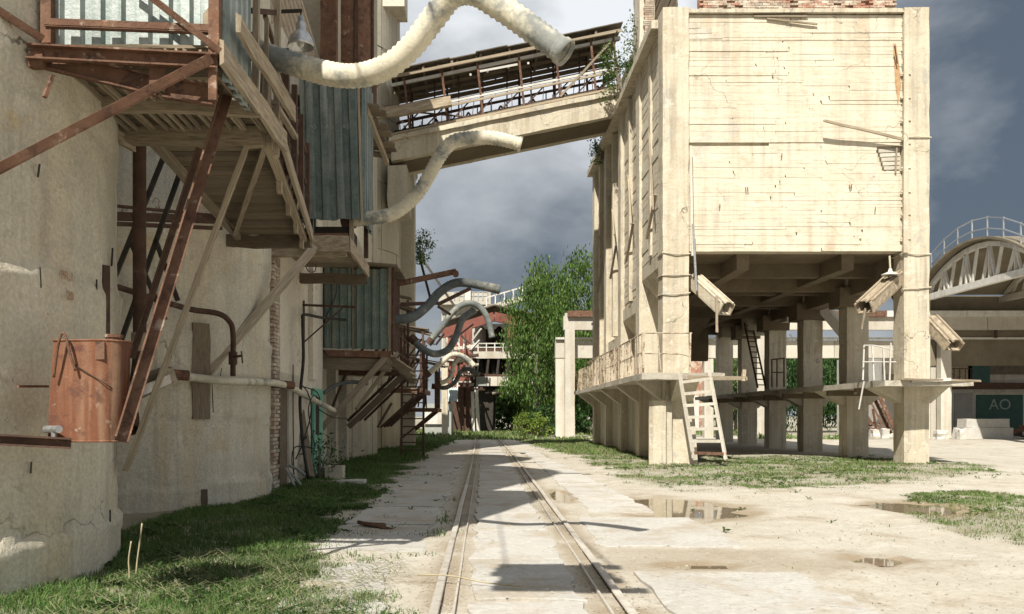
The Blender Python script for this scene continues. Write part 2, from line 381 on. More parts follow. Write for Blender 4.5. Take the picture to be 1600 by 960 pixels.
M['leafyellow'] = leafmat('leaf_yellow_green', [(.12,.19,.03), (.2,.25,.05)])
M['grass'] = leafmat('grass_blades', [(.05,.115,.022), (.085,.165,.04), (.125,.20,.06), (.20,.21,.10)], .3)
M['grassdry'] = leafmat('grass_blades_dry', [(.07,.14,.03), (.11,.19,.045), (.17,.24,.08), (.30,.30,.16)], .3, (.24,.235,.12))
# ------------------------------------------------------------------ ground
PUDDLES = [(3.3, 15.2, 1.0, 1.7), (7.35, 15.3, .7, 1.1), (4.25, 9.7, .30, .22), (1.5, 17.6, .16, 1.3), (2.05, 35, .3, 2.4), (2.2, 9.4, .36, .14)]

def vnoise(x, y, s):
    """smooth value noise, vectorised"""
    x = np.asarray(x, float)*s; y = np.asarray(y, float)*s
    xi = np.floor(x); yi = np.floor(y); fx = x-xi; fy = y-yi; fx = fx*fx*(3-2*fx); fy = fy*fy*(3-2*fy)
    def h(a, b):
        q = np.sin(a*127.1+b*311.7)*43758.5453; return q-np.floor(q)
    return (h(xi,yi)*(1-fx)+h(xi+1,yi)*fx)*(1-fy)+(h(xi,yi+1)*(1-fx)+h(xi+1,yi+1)*fx)*fy

def sst(a, b, x):
    t = np.clip((x-a)/(b-a), 0, 1); return t*t*(3-2*t)

LE_Y = [0, 7, 9, 11, 13.6, 20, 29, 40, 58, 70]; LE_X = [-.7, -.95, -1.5, -1.75, -2.05, -2.2, -2.4, -2.4, -1.9, 0]
def veg(x, y):
    """how much grass grows at x, y"""
    x = np.asarray(x, float); y = np.asarray(y, float)
    w = (vnoise(x, y, 1.3)-.5)*1.1 + (vnoise(x, y, 3.9)-.5)*.6
    e = np.interp(y, LE_Y, LE_X)
    a = sst(.25, -.35, x-e+w*.8)
    near = np.interp(x, [3, 4, 5.7, 7.8, 10.6, 13.9, 15.5], [21.5, 19.3, 18.9, 20, 21.6, 24.6, 27])
    lf = np.interp(y, [18, 24, 35, 54, 60], [3.7, 3.5, 3.5, 2.5, 2.2])
    r = sst(-.9, .9, y-near+w*1.6)*sst(-.4, .4, x-lf+w)*sst(15.8, 14.2, x+w)
    r = r*np.where(x > 7.2, sst(37, 30, y+w*2), 1.0)*sst(62, 56, y)
    dx = (x-(8.9+(y-14)*.30))/2.3; dy = (y-14.3)/4.4
    c = sst(1.15, .75, dx*dx+dy*dy+w*.5)*sst(5.9, 6.6, x)
    far = sst(57, 61, y+w*2)*.95*np.where((x > 3.5), sst(68, 72, y), 1)
    far = np.where((x > 18) & (y < 62), sst(56.5, 58, y+w)*sst(60.5, 59.5, y), far)
    out = np.maximum.reduce([a, r, c, far])
    for (px_, py_, rx, ry) in PUDDLES:
        out = out*sst(.9, 1.3, ((x-px_)/rx)**2+((y-py_)/ry)**2)
    return np.clip(out, 0, 1)

def gz(x, y):
    x = np.asarray(x, float); y = np.asarray(y, float)
    z = (vnoise(x, y, .55)-.5)*.07 + (vnoise(x, y, 1.6)-.5)*.03 + (vnoise(x, y, 5.5)-.5)*.014
    flat = sst(1.8, 4.2, np.abs(x-.4)); z = z*(.42+.58*flat) - .012
    z = z + .10*sst(-2.4, -3.9, x) + .05*sst(4.6, 6.0, x)*sst(22, 27, y)
    for (px_, py_, rx, ry) in PUDDLES:
        q = ((x-px_)/rx)**2+((y-py_)/ry)**2 + (vnoise(x, y, 1.9)-.5)*.9
        z = np.where(q < 2.2, z*sst(.9, 2.2, q) - .055*sst(1.7, .5, q), z)
    for off in (0, 1.5):     # wheel ruts swinging across the sand
        c = x-(3.6+off+(y-6)*.12+.018*(y-6)**2); z = z-.028*np.exp(-(c/.16)**2)*sst(5, 7, y)*sst(19, 15, y)+.012*np.exp(-((np.abs(c)-.27)/.1)**2)*sst(5, 7, y)*sst(19, 15, y)
    return np.where(y > 75, z*0-.01, z)

xs = np.concatenate([[-900,-300,-120,-60,-35,-22,-14,-10], np.arange(-8, 16, .14), np.arange(16, 40, .8), [45,60,90,150,300,900]])
ys = np.concatenate([[-400,-60,-20,-8,0,2,3], np.arange(4, 27, .14), np.arange(27, 75, .5), [80,90,110,150,220,400,800,1600]])
gx, gy = np.meshgrid(xs, ys); gzv = gz(gx, gy)
nx, ny = len(xs), len(ys)
idx = np.arange(nx*ny).reshape(ny, nx)
quads = np.stack([idx[:-1,:-1], idx[:-1,1:], idx[1:,1:], idx[1:,:-1]], -1).reshape(-1, 4)

def np_mesh(name, verts, faces, m, parent=None, smooth=False):
    me = bpy.data.meshes.new(name); nf, k = faces.shape
    me.vertices.add(len(verts)); me.vertices.foreach_set('co', np.ascontiguousarray(verts, np.float32).ravel())
    me.loops.add(nf*k); me.loops.foreach_set('vertex_index', np.ascontiguousarray(faces, np.int32).ravel())
    me.polygons.add(nf); me.polygons.foreach_set('loop_start', np.arange(0, nf*k, k, dtype=np.int32))
    if smooth: me.polygons.foreach_set('use_smooth', np.ones(nf, bool))
    me.materials.append(m); me.update(calc_edges=True); me.validate()
    o = bpy.data.objects.new(name, me); COL.objects.link(o); o.parent = parent
    return o

mg = mat('ground_sand', (.43,.39,.32), (.51,.475,.405), .5, .95,
         spots=(((.34,.285,.21), .8, .8, .52, .64), ((.56,.525,.46), .7, 1.9, .52, .66), ((.28,.225,.16), .7, 11, .60, .66), ((.62,.58,.50), .6, 30, .66, .74)), bump=.5, bscale=22, rnd=0)
N_, L_ = mg.node_tree.nodes, mg.node_tree.links
bs = N_['Principled BSDF']; src = bs.inputs['Base Color'].links[0].from_socket
av = N_.new('ShaderNodeAttribute'); av.attribute_name = 'veg'; aw = N_.new('ShaderNodeAttribute'); aw.attribute_name = 'wet'
x1 = N_.new('ShaderNodeMix'); x1.data_type = 'RGBA'; L_.new(av.outputs['Fac'], x1.inputs[0]); L_.new(src, x1.inputs[6]); x1.inputs[7].default_value = (.15,.135,.07,1)
x2 = N_.new('ShaderNodeMix'); x2.data_type = 'RGBA'; L_.new(aw.outputs['Fac'], x2.inputs[0]); L_.new(x1.outputs[2], x2.inputs[6]); x2.inputs[7].default_value = (.27,.205,.13,1)
L_.new(x2.outputs[2], bs.inputs['Base Color'])
ground = np_mesh('ground', np.stack([gx, gy, gzv], -1).reshape(-1, 3), quads, mg, None, True)
tag(ground, 'pale sandy ground of the yard with dirt, dust and worn tracks', kind='structure')
va = ground.data.attributes.new('veg', 'FLOAT', 'POINT'); va.data.foreach_set('value', (veg(gx, gy)*(.25+.5*vnoise(gx, gy, 1.1))).astype(np.float32).ravel())
wet = np.zeros_like(gx)
for (px_, py_, rx, ry) in PUDDLES:
    q = ((gx-px_)/(rx+.08))**2+((gy-py_)/(ry+.1))**2 + (vnoise(gx, gy, 2.3)-.5)*.9
    wet = np.maximum(wet, sst(1.9, .9, q))
band = sst(.55, .2, np.abs(gx+.16-.0))*.0
for (a0, a1, b0, b1) in [(1.35, 4.2, 8.95, 10.5)]:
    wet = np.maximum(wet, .55*sst(a0-.2, a0+.1, gx)*sst(a1+1.2, a1-.8, gx)*sst(b0-.2, b0+.2, gy)*sst(b1+.2, b1-.2, gy)*sst(.25, .6, vnoise(gx, gy, 1.1)))
dirt = np.maximum(sst(.27, .12, np.abs(gx+.36+.00012*np.maximum(0, gy-18)**2)), sst(.30, .14, np.abs(gx-1.12+.00012*np.maximum(0, gy-18)**2)))*sst(.15, .6, vnoise(gx, gy, 1.7)*.6+vnoise(gx, gy, 5)*.4)*(gy < 60)
wet = np.maximum(wet, dirt*.8)
va = ground.data.attributes.new('wet', 'FLOAT', 'POINT'); va.data.foreach_set('value', (wet*.85).astype(np.float32).ravel())

# water in the hollows
mw = bpy.data.materials.new('puddle_water'); mw.use_nodes = True
b_ = mw.node_tree.nodes['Principled BSDF']; b_.inputs['Base Color'].default_value = (.20,.155,.10,1); b_.inputs['Roughness'].default_value = .03; b_.inputs['IOR'].default_value = 1.33; b_.inputs['Specular IOR Level'].default_value = .9
PL = ['broad brown puddle mirroring the bunker, right of the track', 'shallow puddle half hidden by grass at the right', 'small brown puddle alone on the sandy yard at lower right',
      'narrow puddle along the right rail', 'thin puddle by the right rail far down the track', 'small brown puddle between the two right-hand slabs']
for (px_, py_, rx, ry), lab in zip(PUDDLES, PL):
    n = 28; mb = MB()
    mb.add([(px_+math.cos(6.2832*k/n)*rx*1.25, py_+math.sin(6.2832*k/n)*ry*1.25, -.040 if rx > .3 else -.034) for k in range(n)], [tuple(range(n))])
    tag(mb.build('puddle', mw), lab, kind='structure')

# ------------------------------------------------------------------ track
trk = thing('railway_track', 'straight dusty rail track with inner guard rails running down the yard', 'rail track', (.4, 6, 0))
for (xr, wd, nm) in ((-.40, .078, 'rail'), (1.16, .078, 'rail'), (-.245, .022, 'guard_rail'), (1.0, .022, 'guard_rail')):
    # the track swings a little to the left far down the yard; worn joints between lengths
    yy = 3.6; k = 0
    while yy < 60:
        ln = 8.2; y1 = min(60, yy+ln); mb = MB(); zz = .023 if nm == 'rail' else .014
        seg = 8; base = []
        for i in range(seg+1):
            y = yy+(y1-yy-.012)*i/seg; wob = .012*noise.noise(Vector((xr*7, y*.35, 0)))
            x = xr + wob - .00012*max(0, y-18)**2
            h = wd/2*(1+.06*noise.noise(Vector((y*2.1, xr, 3))))
            base.append([(x-h, y, -.08), (x+h, y, -.08), (x+h, y, zz-.01), (x+h*.8, y, zz), (x-h*.8, y, zz), (x-h, y, zz-.01)])
        vs = [p for r in base for p in r]; fs = []
        for i in range(seg):
            for j in range(6):
                a = i*6+j; b = i*6+(j+1) % 6; fs.append((a, b, b+6, a+6))
        fs.append((5,4,3,2,1,0)); fs.append(tuple(seg*6+j for j in range(6)))
        ro = mb.add(vs, fs).build(nm, M['rail'], trk); ro.data.materials.append(M['rustdark'] if nm == 'rail' else M['rail'])
        for pg in ro.data.polygons: pg.material_index = 0 if abs(pg.normal.z) > .4 else 1
        yy = y1; k += 1

# ------------------------------------------------------------------ paving slabs
pav = bpy.data.objects.new('track_pavement', None); COL.objects.link(pav); tag(pav, 'worn pale concrete slabs laid between and beside the rails', kind='structure'); pav.location = (.4, 6, 0)
def slab(x0, x1, y0, y1, seed, top=.022, wear=.09):
    rr = random.Random(seed); n = 9; pts = []
    def edge(a, b):
        for i in range(n):
            t = i/n; p = Vector(a).lerp(Vector(b), t); p += Vector((noise.noise(p*1.9+V(seed,0,0)), noise.noise(p*1.9+V(0,seed,9)), 0))*wear + Vector((rr.uniform(-1,1), rr.uniform(-1,1), 0))*wear*.25
            pts.append(p)
    c = [(x0,y0,0),(x1,y0,0),(x1,y1,0),(x0,y1,0)]
    for i in range(4): edge(c[i], c[(i+1) % 4])
    tl = (rr.uniform(-.006,.006), rr.uniform(-.004,.004)); cx, cy = (x0+x1)/2, (y0+y1)/2; N2 = len(pts)
    vs = []
    for p in pts: vs.append((p.x, p.y, -.08))
    for p in pts: vs.append((p.x, p.y, top-.006+tl[0]*(p.x-cx)+tl[1]*(p.y-cy)))
    for p in pts:
        q = p.lerp(Vector((cx, cy, 0)), .012); vs.append((q.x, q.y, top+tl[0]*(q.x-cx)+tl[1]*(q.y-cy)))
    fs = []
    for i in range(N2):
        j = (i+1) % N2; fs.append((i, j, N2+j, N2+i)); fs.append((N2+i, N2+j, 2*N2+j, 2*N2+i))
    fs.append(tuple(2*N2+i for i in range(N2)))
    return MB().add(vs, fs).build('slab', M['slab'], pav)
y = 5.0; s = 1
for L in (2.5, 2.2, 2.45, 2.15, 2.5, 2.3, 2.4, 2.5, 2.3, 2.6, 2.4, 2.5, 2.5, 2.4, 2.6, 2.5, 2.4, 2.5, 2.5):
    bnd = .00012*max(0, y-18)**2
    slab(-.13-bnd, .84-bnd, y+.05, y+L-.04, s, .004); y += L; s += 1
y = 10.2
for L in (2.6, 2.5, 2.7, 2.6, 3, 3, 3, 3.2, 3):
    bnd = .00012*max(0, y-18)**2
    slab(-2.0-bnd, -.72-bnd, y+.06, y+L-.05, s, .004, .12); y += L; s += 1
slab(-1.75, -.85, 6.2, 9.6, 61, .0, .2)
slab(1.48, 3.1, 5.2, 8.85, 71, .012, .08); slab(1.42, 3.1, 10.6, 13.6, 72, .010, .12)
y = 14.3
for L in (3, 3.2, 3, 3.3, 3, 3.2, 3.2, 3.2):
    bnd = .00012*max(0, y-18)**2
    slab(1.72-bnd, 2.75-bnd-.02*(y-14), y+.05, y+L-.05, s, .005, .10); y += L; s += 1

# ------------------------------------------------------------------ grass
def blades(name, n, xr, yr, hmin, hmax, wid, m, label, thr=.0, power=1.0, lean=.8, fn=veg, near_bias=0.0, pat=.2):
    X = rng.uniform(*xr, n)
    if near_bias: Y = yr[0]+(yr[1]-yr[0])*rng.random(n)**near_bias
    else: Y = rng.uniform(*yr, n)
    d = fn(X, Y); clump = vnoise(X, Y, 4.1)*.6+vnoise(X, Y, 9.7)*.4
    patch = vnoise(X, Y, .8)*.6+vnoise(X, Y, 2.1)*.4
    keep = rng.random(n) < np.clip(d**power*(.25+1.1*clump)*(1-pat*sst(.62, .38, patch))-thr, 0, 1); X, Y, d, clump = X[keep], Y[keep], d[keep], clump[keep]
    k = len(X); Hh = (hmin+(hmax-hmin)*rng.random(k)**1.6)*(.55+.7*clump)*(.45+.55*d); W = wid*(.6+.8*rng.random(k))*(1+Y/45)
    th = rng.uniform(0, 6.283, k); ph = rng.uniform(0, 6.283, k); ln = Hh*lean*rng.random(k)*1.6
    base = np.stack([X, Y, gz(X, Y)-.01], -1); sd = np.stack([np.cos(th), np.sin(th), th*0], -1)*W[:,None]*.5
    ld = np.stack([np.cos(ph), np.sin(ph), ph*0], -1)
    mid = base+ld*(ln*.35)[:,None]; mid[:,2] += Hh*.6
    tip = base+ld*ln[:,None]; tip[:,2] += Hh*(1-.25*np.clip(ln/Hh, 0, 1))
    vs = np.stack([base-sd, base+sd, mid+sd*.75, mid-sd*.75, tip], 1).reshape(-1, 3)
    o5 = (np.arange(k)*5)[:,None]
    tris = np.concatenate([o5+np.array([[0,1,2]]), o5+np.array([[0,2,3]]), o5+np.array([[3,2,4]])], 1).reshape(-1, 3)
    return tag(np_mesh(name, vs, tris, m), label, 'grass', kind='stuff')
blades('grass_bank', 300000, (-4.6, -.5), (5.5, 30), .035, .13, .0075, M['grass'], 'dark green grass along the foot of the left silos', near_bias=1.45)
blades('grass_far_left', 30000, (-4.6, -1.2), (30, 62), .08, .22, .022, M['grass'], 'grass strip left of the far end of the track')
blades('grass_lawn', 230000, (2.4, 16), (17.5, 38), .025, .09, .010, M['grassdry'], 'sunlit dry green lawn around the bunker columns', near_bias=1.2, pat=.85)
blades('grass_far_right', 26000, (2, 6.2), (36, 62), .07, .2, .022, M['grassdry'], 'grass strip beside the bunker far right of the track')
blades('grass_patch', 120000, (5.6, 13), (9.5, 19.5), .025, .09, .009, M['grassdry'], 'green grass patch on the sand at the right edge', pat=.7)
blades('grass_meadow', 60000, (-22, 24), (57, 90), .12, .5, .05, M['grassdry'], 'rough meadow grass at the far end of the yard')
# sparse tufts creeping over the slabs and along the rails
def tuft(x, y):
    q = sst(.60, .78, vnoise(x, y, 1.1)*.55+vnoise(x, y, 3.3)*.45)
    left = sst(-.35, -.8, x)*sst(-3, -1.0, x)*.9; rail = sst(.1, .05, np.abs(x+.58))*.8 + sst(.12, .04, np.abs(x-1.09))*.28 + sst(.1, .04, np.abs(x+.3))*.4
    rt = sst(3.0, 3.6, x)*.07
    return np.clip(q*(left+rail+rt)*sst(30, 24, y), 0, 1)
blades('grass_tufts', 120000, (-2.6, 9), (6, 26), .03, .13, .009, M['grass'], 'scattered tufts of grass along the left rail and over the slabs', fn=tuft, near_bias=1.5)

# flattened straw on the near bank, pebbles on the sand
def straw(x, y): return sst(.3, .6, vnoise(x, y, 1.7))*sst(-3.4, -3.0, x)*sst(-.6, -1.0, x)*sst(10.2, 8.8, y)
k = 2600; X = rng.uniform(-3.6, -.7, k); Y = rng.uniform(6, 10.4, k); kp = rng.random(k) < straw(X, Y); X, Y = X[kp], Y[kp]; k = len(X)
th = rng.normal(.25, .6, k); ln = rng.uniform(.07, .26, k); Z = gz(X, Y)+rng.uniform(.02, .11, k)
dv = np.stack([np.cos(th), np.sin(th), th*0], -1); sv = np.stack([-np.sin(th), np.cos(th), th*0], -1)*.004
c0 = np.stack([X, Y, Z], -1); e0 = c0-dv*ln[:,None]/2; e1 = c0+dv*ln[:,None]/2; e1[:,2] -= .03; cm = c0.copy(); cm[:,2] += .02
vs = np.stack([e0-sv, e0+sv, cm+sv, cm-sv, e1+sv, e1-sv], 1).reshape(-1, 3); o6 = (np.arange(k)*6)[:,None]
fs = np.concatenate([o6+np.array([[0,1,2,3]]), o6+np.array([[3,2,4,5]])], 1).reshape(-1, 4)
tag(np_mesh('flattened_straw', vs, fs, leafmat('straw', [(.20,.21,.10), (.30,.28,.17), (.14,.18,.07)], .2)), 'pale flattened grass stalks in the sunlit lower left', 'grass', kind='stuff')
k = 4200; X = rng.uniform(-2.2, 9.5, k); Y = 5.8+18*rng.random(k)**1.5; S = .004+.014*rng.random(k)**5
oc = np.array([(1,0,0),(-1,0,0),(0,1,0),(0,-1,0),(0,0,1),(0,0,-1)], float); of = np.array([(0,2,4),(2,1,4),(1,3,4),(3,0,4)])
jit = 1+rng.uniform(-.35, .35, (k,6,1)); slabtop = np.where((X > -1.9) & (X < 3.1), .022, 0)
vs = (np.stack([X, Y, np.maximum(gz(X, Y), slabtop)+.002], -1)[:,None,:]+oc[None]*S[:,None,None]*jit*np.array([1,1,.6])).reshape(-1, 3)
fs = ((np.arange(k)*6)[:,None,None]+of[None]).reshape(-1, 3)
tag(np_mesh('pebbles', vs, fs, M['slab']), 'loose pebbles and chips scattered over the sandy yard', 'pebbles', kind='stuff')

def weeds(name, n, xr, yr, fn, label, m):
    """broad-leaved weeds: rosettes of a few leaves"""
    X = rng.uniform(*xr, n); Y = rng.uniform(*yr, n); keep = rng.random(n) < fn(X, Y)*sst(.45, .7, vnoise(X, Y, .9)*.5+vnoise(X, Y, 2.7)*.5); X, Y = X[keep], Y[keep]; k = len(X)
    lv = 6; th = rng.uniform(0, 6.283, (k, lv)); L = rng.uniform(.05, .13, (k, lv)); up = rng.uniform(.2, 1.1, (k, lv)); B = np.stack([X, Y, gz(X, Y)+.01], -1)[:,None,:]+rng.normal(0, .012, (k, lv, 3))
    d = np.stack([np.cos(th), np.sin(th), up], -1); d /= np.linalg.norm(d, axis=2)[...,None]; sd = np.stack([-np.sin(th), np.cos(th), th*0], -1)*(L*.17)[...,None]
    mid = B+d*(L*.55)[...,None]; tip = B+d*L[...,None]; tip[...,2] -= L*.25
    vs = np.stack([B, mid+sd, tip, mid-sd], 2).reshape(-1, 3); fs = np.arange(k*lv*4).reshape(-1, 4)
    return tag(np_mesh(name, vs, fs, m), label, 'weeds', kind='stuff')
weeds('weeds_left', 3800, (-4.3, -.6), (6, 26), lambda x, y: np.clip(veg(x, y)+.05*sst(-.5, -.8, x), 0, 1), 'broad leaved weeds in the grass by the silos', M['leafdark'])
weeds('weeds_right', 5200, (2.6, 15), (10, 34), lambda x, y: np.clip(veg(x, y)+.03, 0, 1), 'broad leaved weeds in the lawn by the bunker', M['leaf'])

k = 9000; side = rng.random(k); X = np.where(side < .5, rng.normal(-.36, .14, k), rng.normal(1.12, .16, k)); sel = rng.random(k) < .35; X = np.where(sel, rng.uniform(1.3, 6, k), X); Y = 5.6+22*rng.random(k)**1.6; S = .005+.013*rng.random(k)**3
X = X-.00012*np.maximum(0, Y-18)**2
jit = 1+rng.uniform(-.4, .4, (k,6,1)); vs = (np.stack([X, Y, gz(X, Y)+.004], -1)[:,None,:]+oc[None]*S[:,None,None]*jit*np.array([1,1,.7])).reshape(-1, 3)
fs = ((np.arange(k)*6)[:,None,None]+of[None]).reshape(-1, 3)
tag(np_mesh('gravel', vs, fs, mat('gravel_brown', (.26,.21,.15), (.46,.41,.34), 40, .95, bump=0, rnd=0)), 'brown gravel and crumbs packed along the rails', 'gravel', kind='stuff')
# ------------------------------------------------------------------ near silos
SR = 3.6
def silo_mesh(cx, cy, H, lifts, seed, fine=.055):
    n = 330; mb = MB(); zs = []; z = -.15
    while z < H:
        zs.append(z); z += fine if z < 7 else .5
    zs.append(H)
    off = [.020*(-1)**i*(.6+.4*random.Random(seed*31+i).random()) for i in range(len(lifts)+1)]
    for z in zs:
        for k in range(n):
            a = 2*math.pi*k/n; p = Vector((cx+SR*math.cos(a), cy+SR*math.sin(a), z))
            zj = z + .05*noise.noise(p*1.4) + .025*noise.noise(p*5)
            li = sum(1 for l in lifts if zj > l); r = SR + off[li]
            r += .018*noise.noise(p*.9) + .007*noise.noise(p*3.7)
            dj = min((abs(zj-l) for l in lifts), default=9)
            if dj < .10: r += .03*noise.noise(p*3.0+V(seed,0,0))*(1-dj/.10)
            for l in lifts:                      # crumbling band of mortar under each pour joint
                q = l-zj
                if 0 < q < .16: r += .022*max(0, min(1, 2.2*noise.noise(p*.8+V(seed*2.1,0,0))+.5))*(1 if q > .02 else q/.02)
                if abs(q) < .03: r -= .02*max(0, min(1, 3*noise.noise(p*1.3+V(0,0,seed))+.5))
            r += .004*math.sin(z*18+2*noise.noise(p*.5))*max(0, noise.noise(p*.45)+.2)
            sp = noise.noise(p*V(1.1,1.1,1.5).length*.55+V(0,seed,0)) + .5*noise.noise(p*3.3)
            if sp > .50: r -= .022*min(1, (sp-.50)*16)
            mb.v.append(Vector((cx+r*math.cos(a), cy+r*math.sin(a), z)))
    for j in range(len(zs)-1):
        for k in range(n):
            mb.f.append((j*n+k, j*n+(k+1) % n, (j+1)*n+(k+1) % n, (j+1)*n+k))
    mb.f.append(tuple((len(zs)-1)*n+k for k in range(n)))
    return mb
LIFT = [.55, 1.62, 2.78, 4.2, 5.6, 7.0, 8.4]
C1, C2 = (-7.2, 8.1), (-7.58, 16.2)
s1 = thing('concrete_silo', 'stained near concrete silo at the left edge carrying the rusty tank', 'silo', (C1[0], C1[1], 0), 'concrete silos along the track')
silo_mesh(*C1, 19.5, LIFT, 3).build('shell', M['silo'], s1, True)
s2 = thing('concrete_silo', 'second cracked concrete silo with pipes, behind the timber walkway', 'silo', (C2[0], C2[1], 0), 'concrete silos along the track')
silo_mesh(*C2, 19.5, [.45, 1.5, 2.9, 4.3, 5.7, 7.1], 5).build('shell', M['silo'], s2, True)
def on_silo(c, x, y, out=0.0):
    """where the sight line through a photo pixel meets a silo (for fixing things to its wall)"""
    d = at(x, y, 1)-V(0,0,EYE); dx, dy = d.x, d.y; A = dx*dx+dy*dy; B = dx*c[0]+dy*c[1]; r = SR+out
    Cc = c[0]**2+c[1]**2-r*r; disc = B*B-A*Cc
    t = (B-math.sqrt(max(disc, 0)))/A
    return V(0,0,EYE)+d*t
# timber let into the wall of the second silo, embedded strip on the first
p = on_silo(C2, 315, 505, .06); q = on_silo(C2, 313, 655, .06)
bar(s2, 'let_in_board', M['wooddark'], p, q, .27, .05, (.55,-.8,0))
p = on_silo(C2, 318, 765, .015); q = on_silo(C2, 318, 800, .015); bar(s2, 'let_in_board', M['wooddark'], p, q, .12, .05, (.55,-.8,0))
p = on_silo(C1, 165, 415, .01); q = on_silo(C1, 165, 535, .01); bar(s1, 'let_in_board', M['rustdark'], p, q, .07, .04, (.8,-.6,0))
# faded red painted marks
def lettering(parent, txt, p, nrm, size, m, name='painted_mark'):
    cu = bpy.data.curves.new(name, 'FONT'); cu.body = txt; cu.size = size; cu.extrude = .0015; cu.align_x = 'CENTER'; cu.align_y = 'CENTER'; cu.materials.append(m)
    o = bpy.data.objects.new(name, cu); COL.objects.link(o)
    nrm = Vector(nrm).normalized(); up = V(0,0,1); rt = up.cross(nrm).normalized(); up = nrm.cross(rt)
    M4 = Matrix((rt, up, nrm)).transposed().to_4x4(); M4.translation = Vector(p)-(wpos(parent) if parent else V(0,0,0)); o.parent = parent; o.matrix_local = M4
    bpy.context.view_layer.update()
    me = bpy.data.meshes.new_from_object(o.evaluated_get(bpy.context.evaluated_depsgraph_get())); w = bpy.data.objects.new(name, me)
    bpy.data.objects.remove(o); w.name = name; COL.objects.link(w); w.parent = parent; w.matrix_local = M4
    return w
for (x, y_, t_) in ((105, 432, 'PR.1'), (110, 463, '20')):
    p = on_silo(C1, x, y_, .03); lettering(s1, t_, p, (p-V(C1[0], C1[1], p.z)), .11, M['redtext'])

# ------------------------------------------------------------------ far silos of curved panels
def arc_panel(name, r, a, h, th, m, n=5):
    mb = MB()
    for (rr, s_) in ((r, 0), (r-th, 1)):
        for i in range(n+1):
            g = -a/2+a*i/n
            for z in (0, h): mb.v.append(Vector((rr*math.cos(g), rr*math.sin(g), z)))
    k = (n+1)*2
    for i in range(n):
        o = i*2; mb.f += [(o, o+2, o+3, o+1), (k+o, k+o+1, k+o+3, k+o+2), (o+1, o+3, k+o+3, k+o+1), (o, k+o, k+o+2, o+2)]
    mb.f += [(0,1,k+1,k), (2*n, k+2*n, k+2*n+1, 2*n+1)]
    me = bpy.data.meshes.new(name); me.from_pydata(mb.v, [], mb.f); me.materials.append(m); me.update(); return me
PM = arc_panel('silo_panel', SR, R(22.5)-.012, 2.86, .10, M['silo2'])
FS = [(-7.5, 32.4, 'panelled silo behind the green sheet cabin on the left', 19.6), (-7.45, 40.5, 'tall panelled silo carrying the left end of the conveyor gallery', 20.3), (-7.45, 48.7, 'farthest panelled silo of the left row', 14.6)]
for (cx, cy, lab, H) in FS:
    s = thing('panelled_silo', lab, 'silo', (cx, cy, 0), 'concrete silos along the track')
    MB().lathe((cx, cy, 0), [(SR-.05, -.1), (SR-.05, H), (0.01, H)], 48).build('core', M['silo2'], s, True)
    j = 0; z = .02
    while z+2.86 < H+.2:
        for k in range(7):
            o = bpy.data.objects.new('panel', PM); COL.objects.link(o); o.parent = s; rr = random.Random(int(cy*100)+j*17+k)
            g = R(-112+22.5*k); o.location = (rr.uniform(-.015,.02)*math.cos(g), rr.uniform(-.015,.02)*math.sin(g), z); o.rotation_euler = (0, 0, g)
        z += 2.9; j += 1
    MB().lathe((cx, cy, H), [(SR-.05, 0), (SR+.22, .02), (SR+.22, .22), (0.01, .5)], 40).build('cap', M['silo2'], s)
# small roof head on the tall silo
hs = bpy.data.objects.get('panelled_silo.001')
MB().box((-4.9, 38.6, 19.2), (-3.45, 40.2, 20.9)).build('roof_head', M['plaster'], hs)
MB().box((-5.1, 38.4, 20.9), (-3.3, 40.4, 21.0)).build('head_roof', M['roofdark'], hs)
pilaster = MB().rough((-3.98, 42.6, 0), (-3.35, 43.6, 13.2), .8, .02)
pilaster.build('pilaster', M['silo2'], hs)

# ------------------------------------------------------------------ annex with brick corner between the silos
an = thing('annex_house', 'pale plastered annex with broken brick corner between silo and cabin', 'building', (-4.1, 20, 0))
AX = -4.1
def wall_x(parent, name, m, x0, x1, y0, y1, z0, z1, amp=.012, res=.5):
    return MB().rough((x0, y0, z0), (x1, y1, z1), res, amp).build(name, m, parent)
wall_x(an, 'wall', M['plaster'], -8, AX, 19.35, 22.7, -.1, 9.4)
wall_x(an, 'wall', M['plaster'], -8, AX+.004, 17.95, 19.34, 2.35, 9.4)
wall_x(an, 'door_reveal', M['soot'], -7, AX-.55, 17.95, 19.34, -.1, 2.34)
wall_x(an, 'pier', M['plaster'], -4.7, AX+.01, 18.75, 19.3, -.1, 2.33)
wall_x(an, 'pilaster', M['plaster'], AX+.004, AX+.10, 20.9, 21.5, 2.4, 8.5)
wall_x(an, 'lintel', M['silo2'], -4.6, AX+.05, 17.75, 19.6, 2.18, 2.42)
wall_x(an, 'base_plinth', M['silo2'], -4.6, AX+.05, 19.6, 21.0, -.1, .45)
# brick corner, brick by brick; toothed and broken towards the ground
BL = .25; z = -.02; row = 0
while z < 6.3:
    off = 0 if row % 2 else .125
    rr = random.Random(row)
    yb = 17.42+off*.5
    for i in range(2 if row % 2 else 1):
        if z < .5 and rr.random() < .1: continue
        dx = rr.uniform(-.02, .02) - (.06*rr.random() if z < 1.1 else 0)
        bar(an, 'brick', M['brickpale'], V(AX-.06+dx*.5, yb+i*.26, z+.0325), V(AX-.06+dx*.5, yb+i*.26+(.25 if row % 2 else .38), z+.0325), .13, .062)
    z += .077; row += 1
wall_x(an, 'brick_backing', M['plaster'], -4.8, AX-.08, 17.42, 17.95, -.1, 6.4)
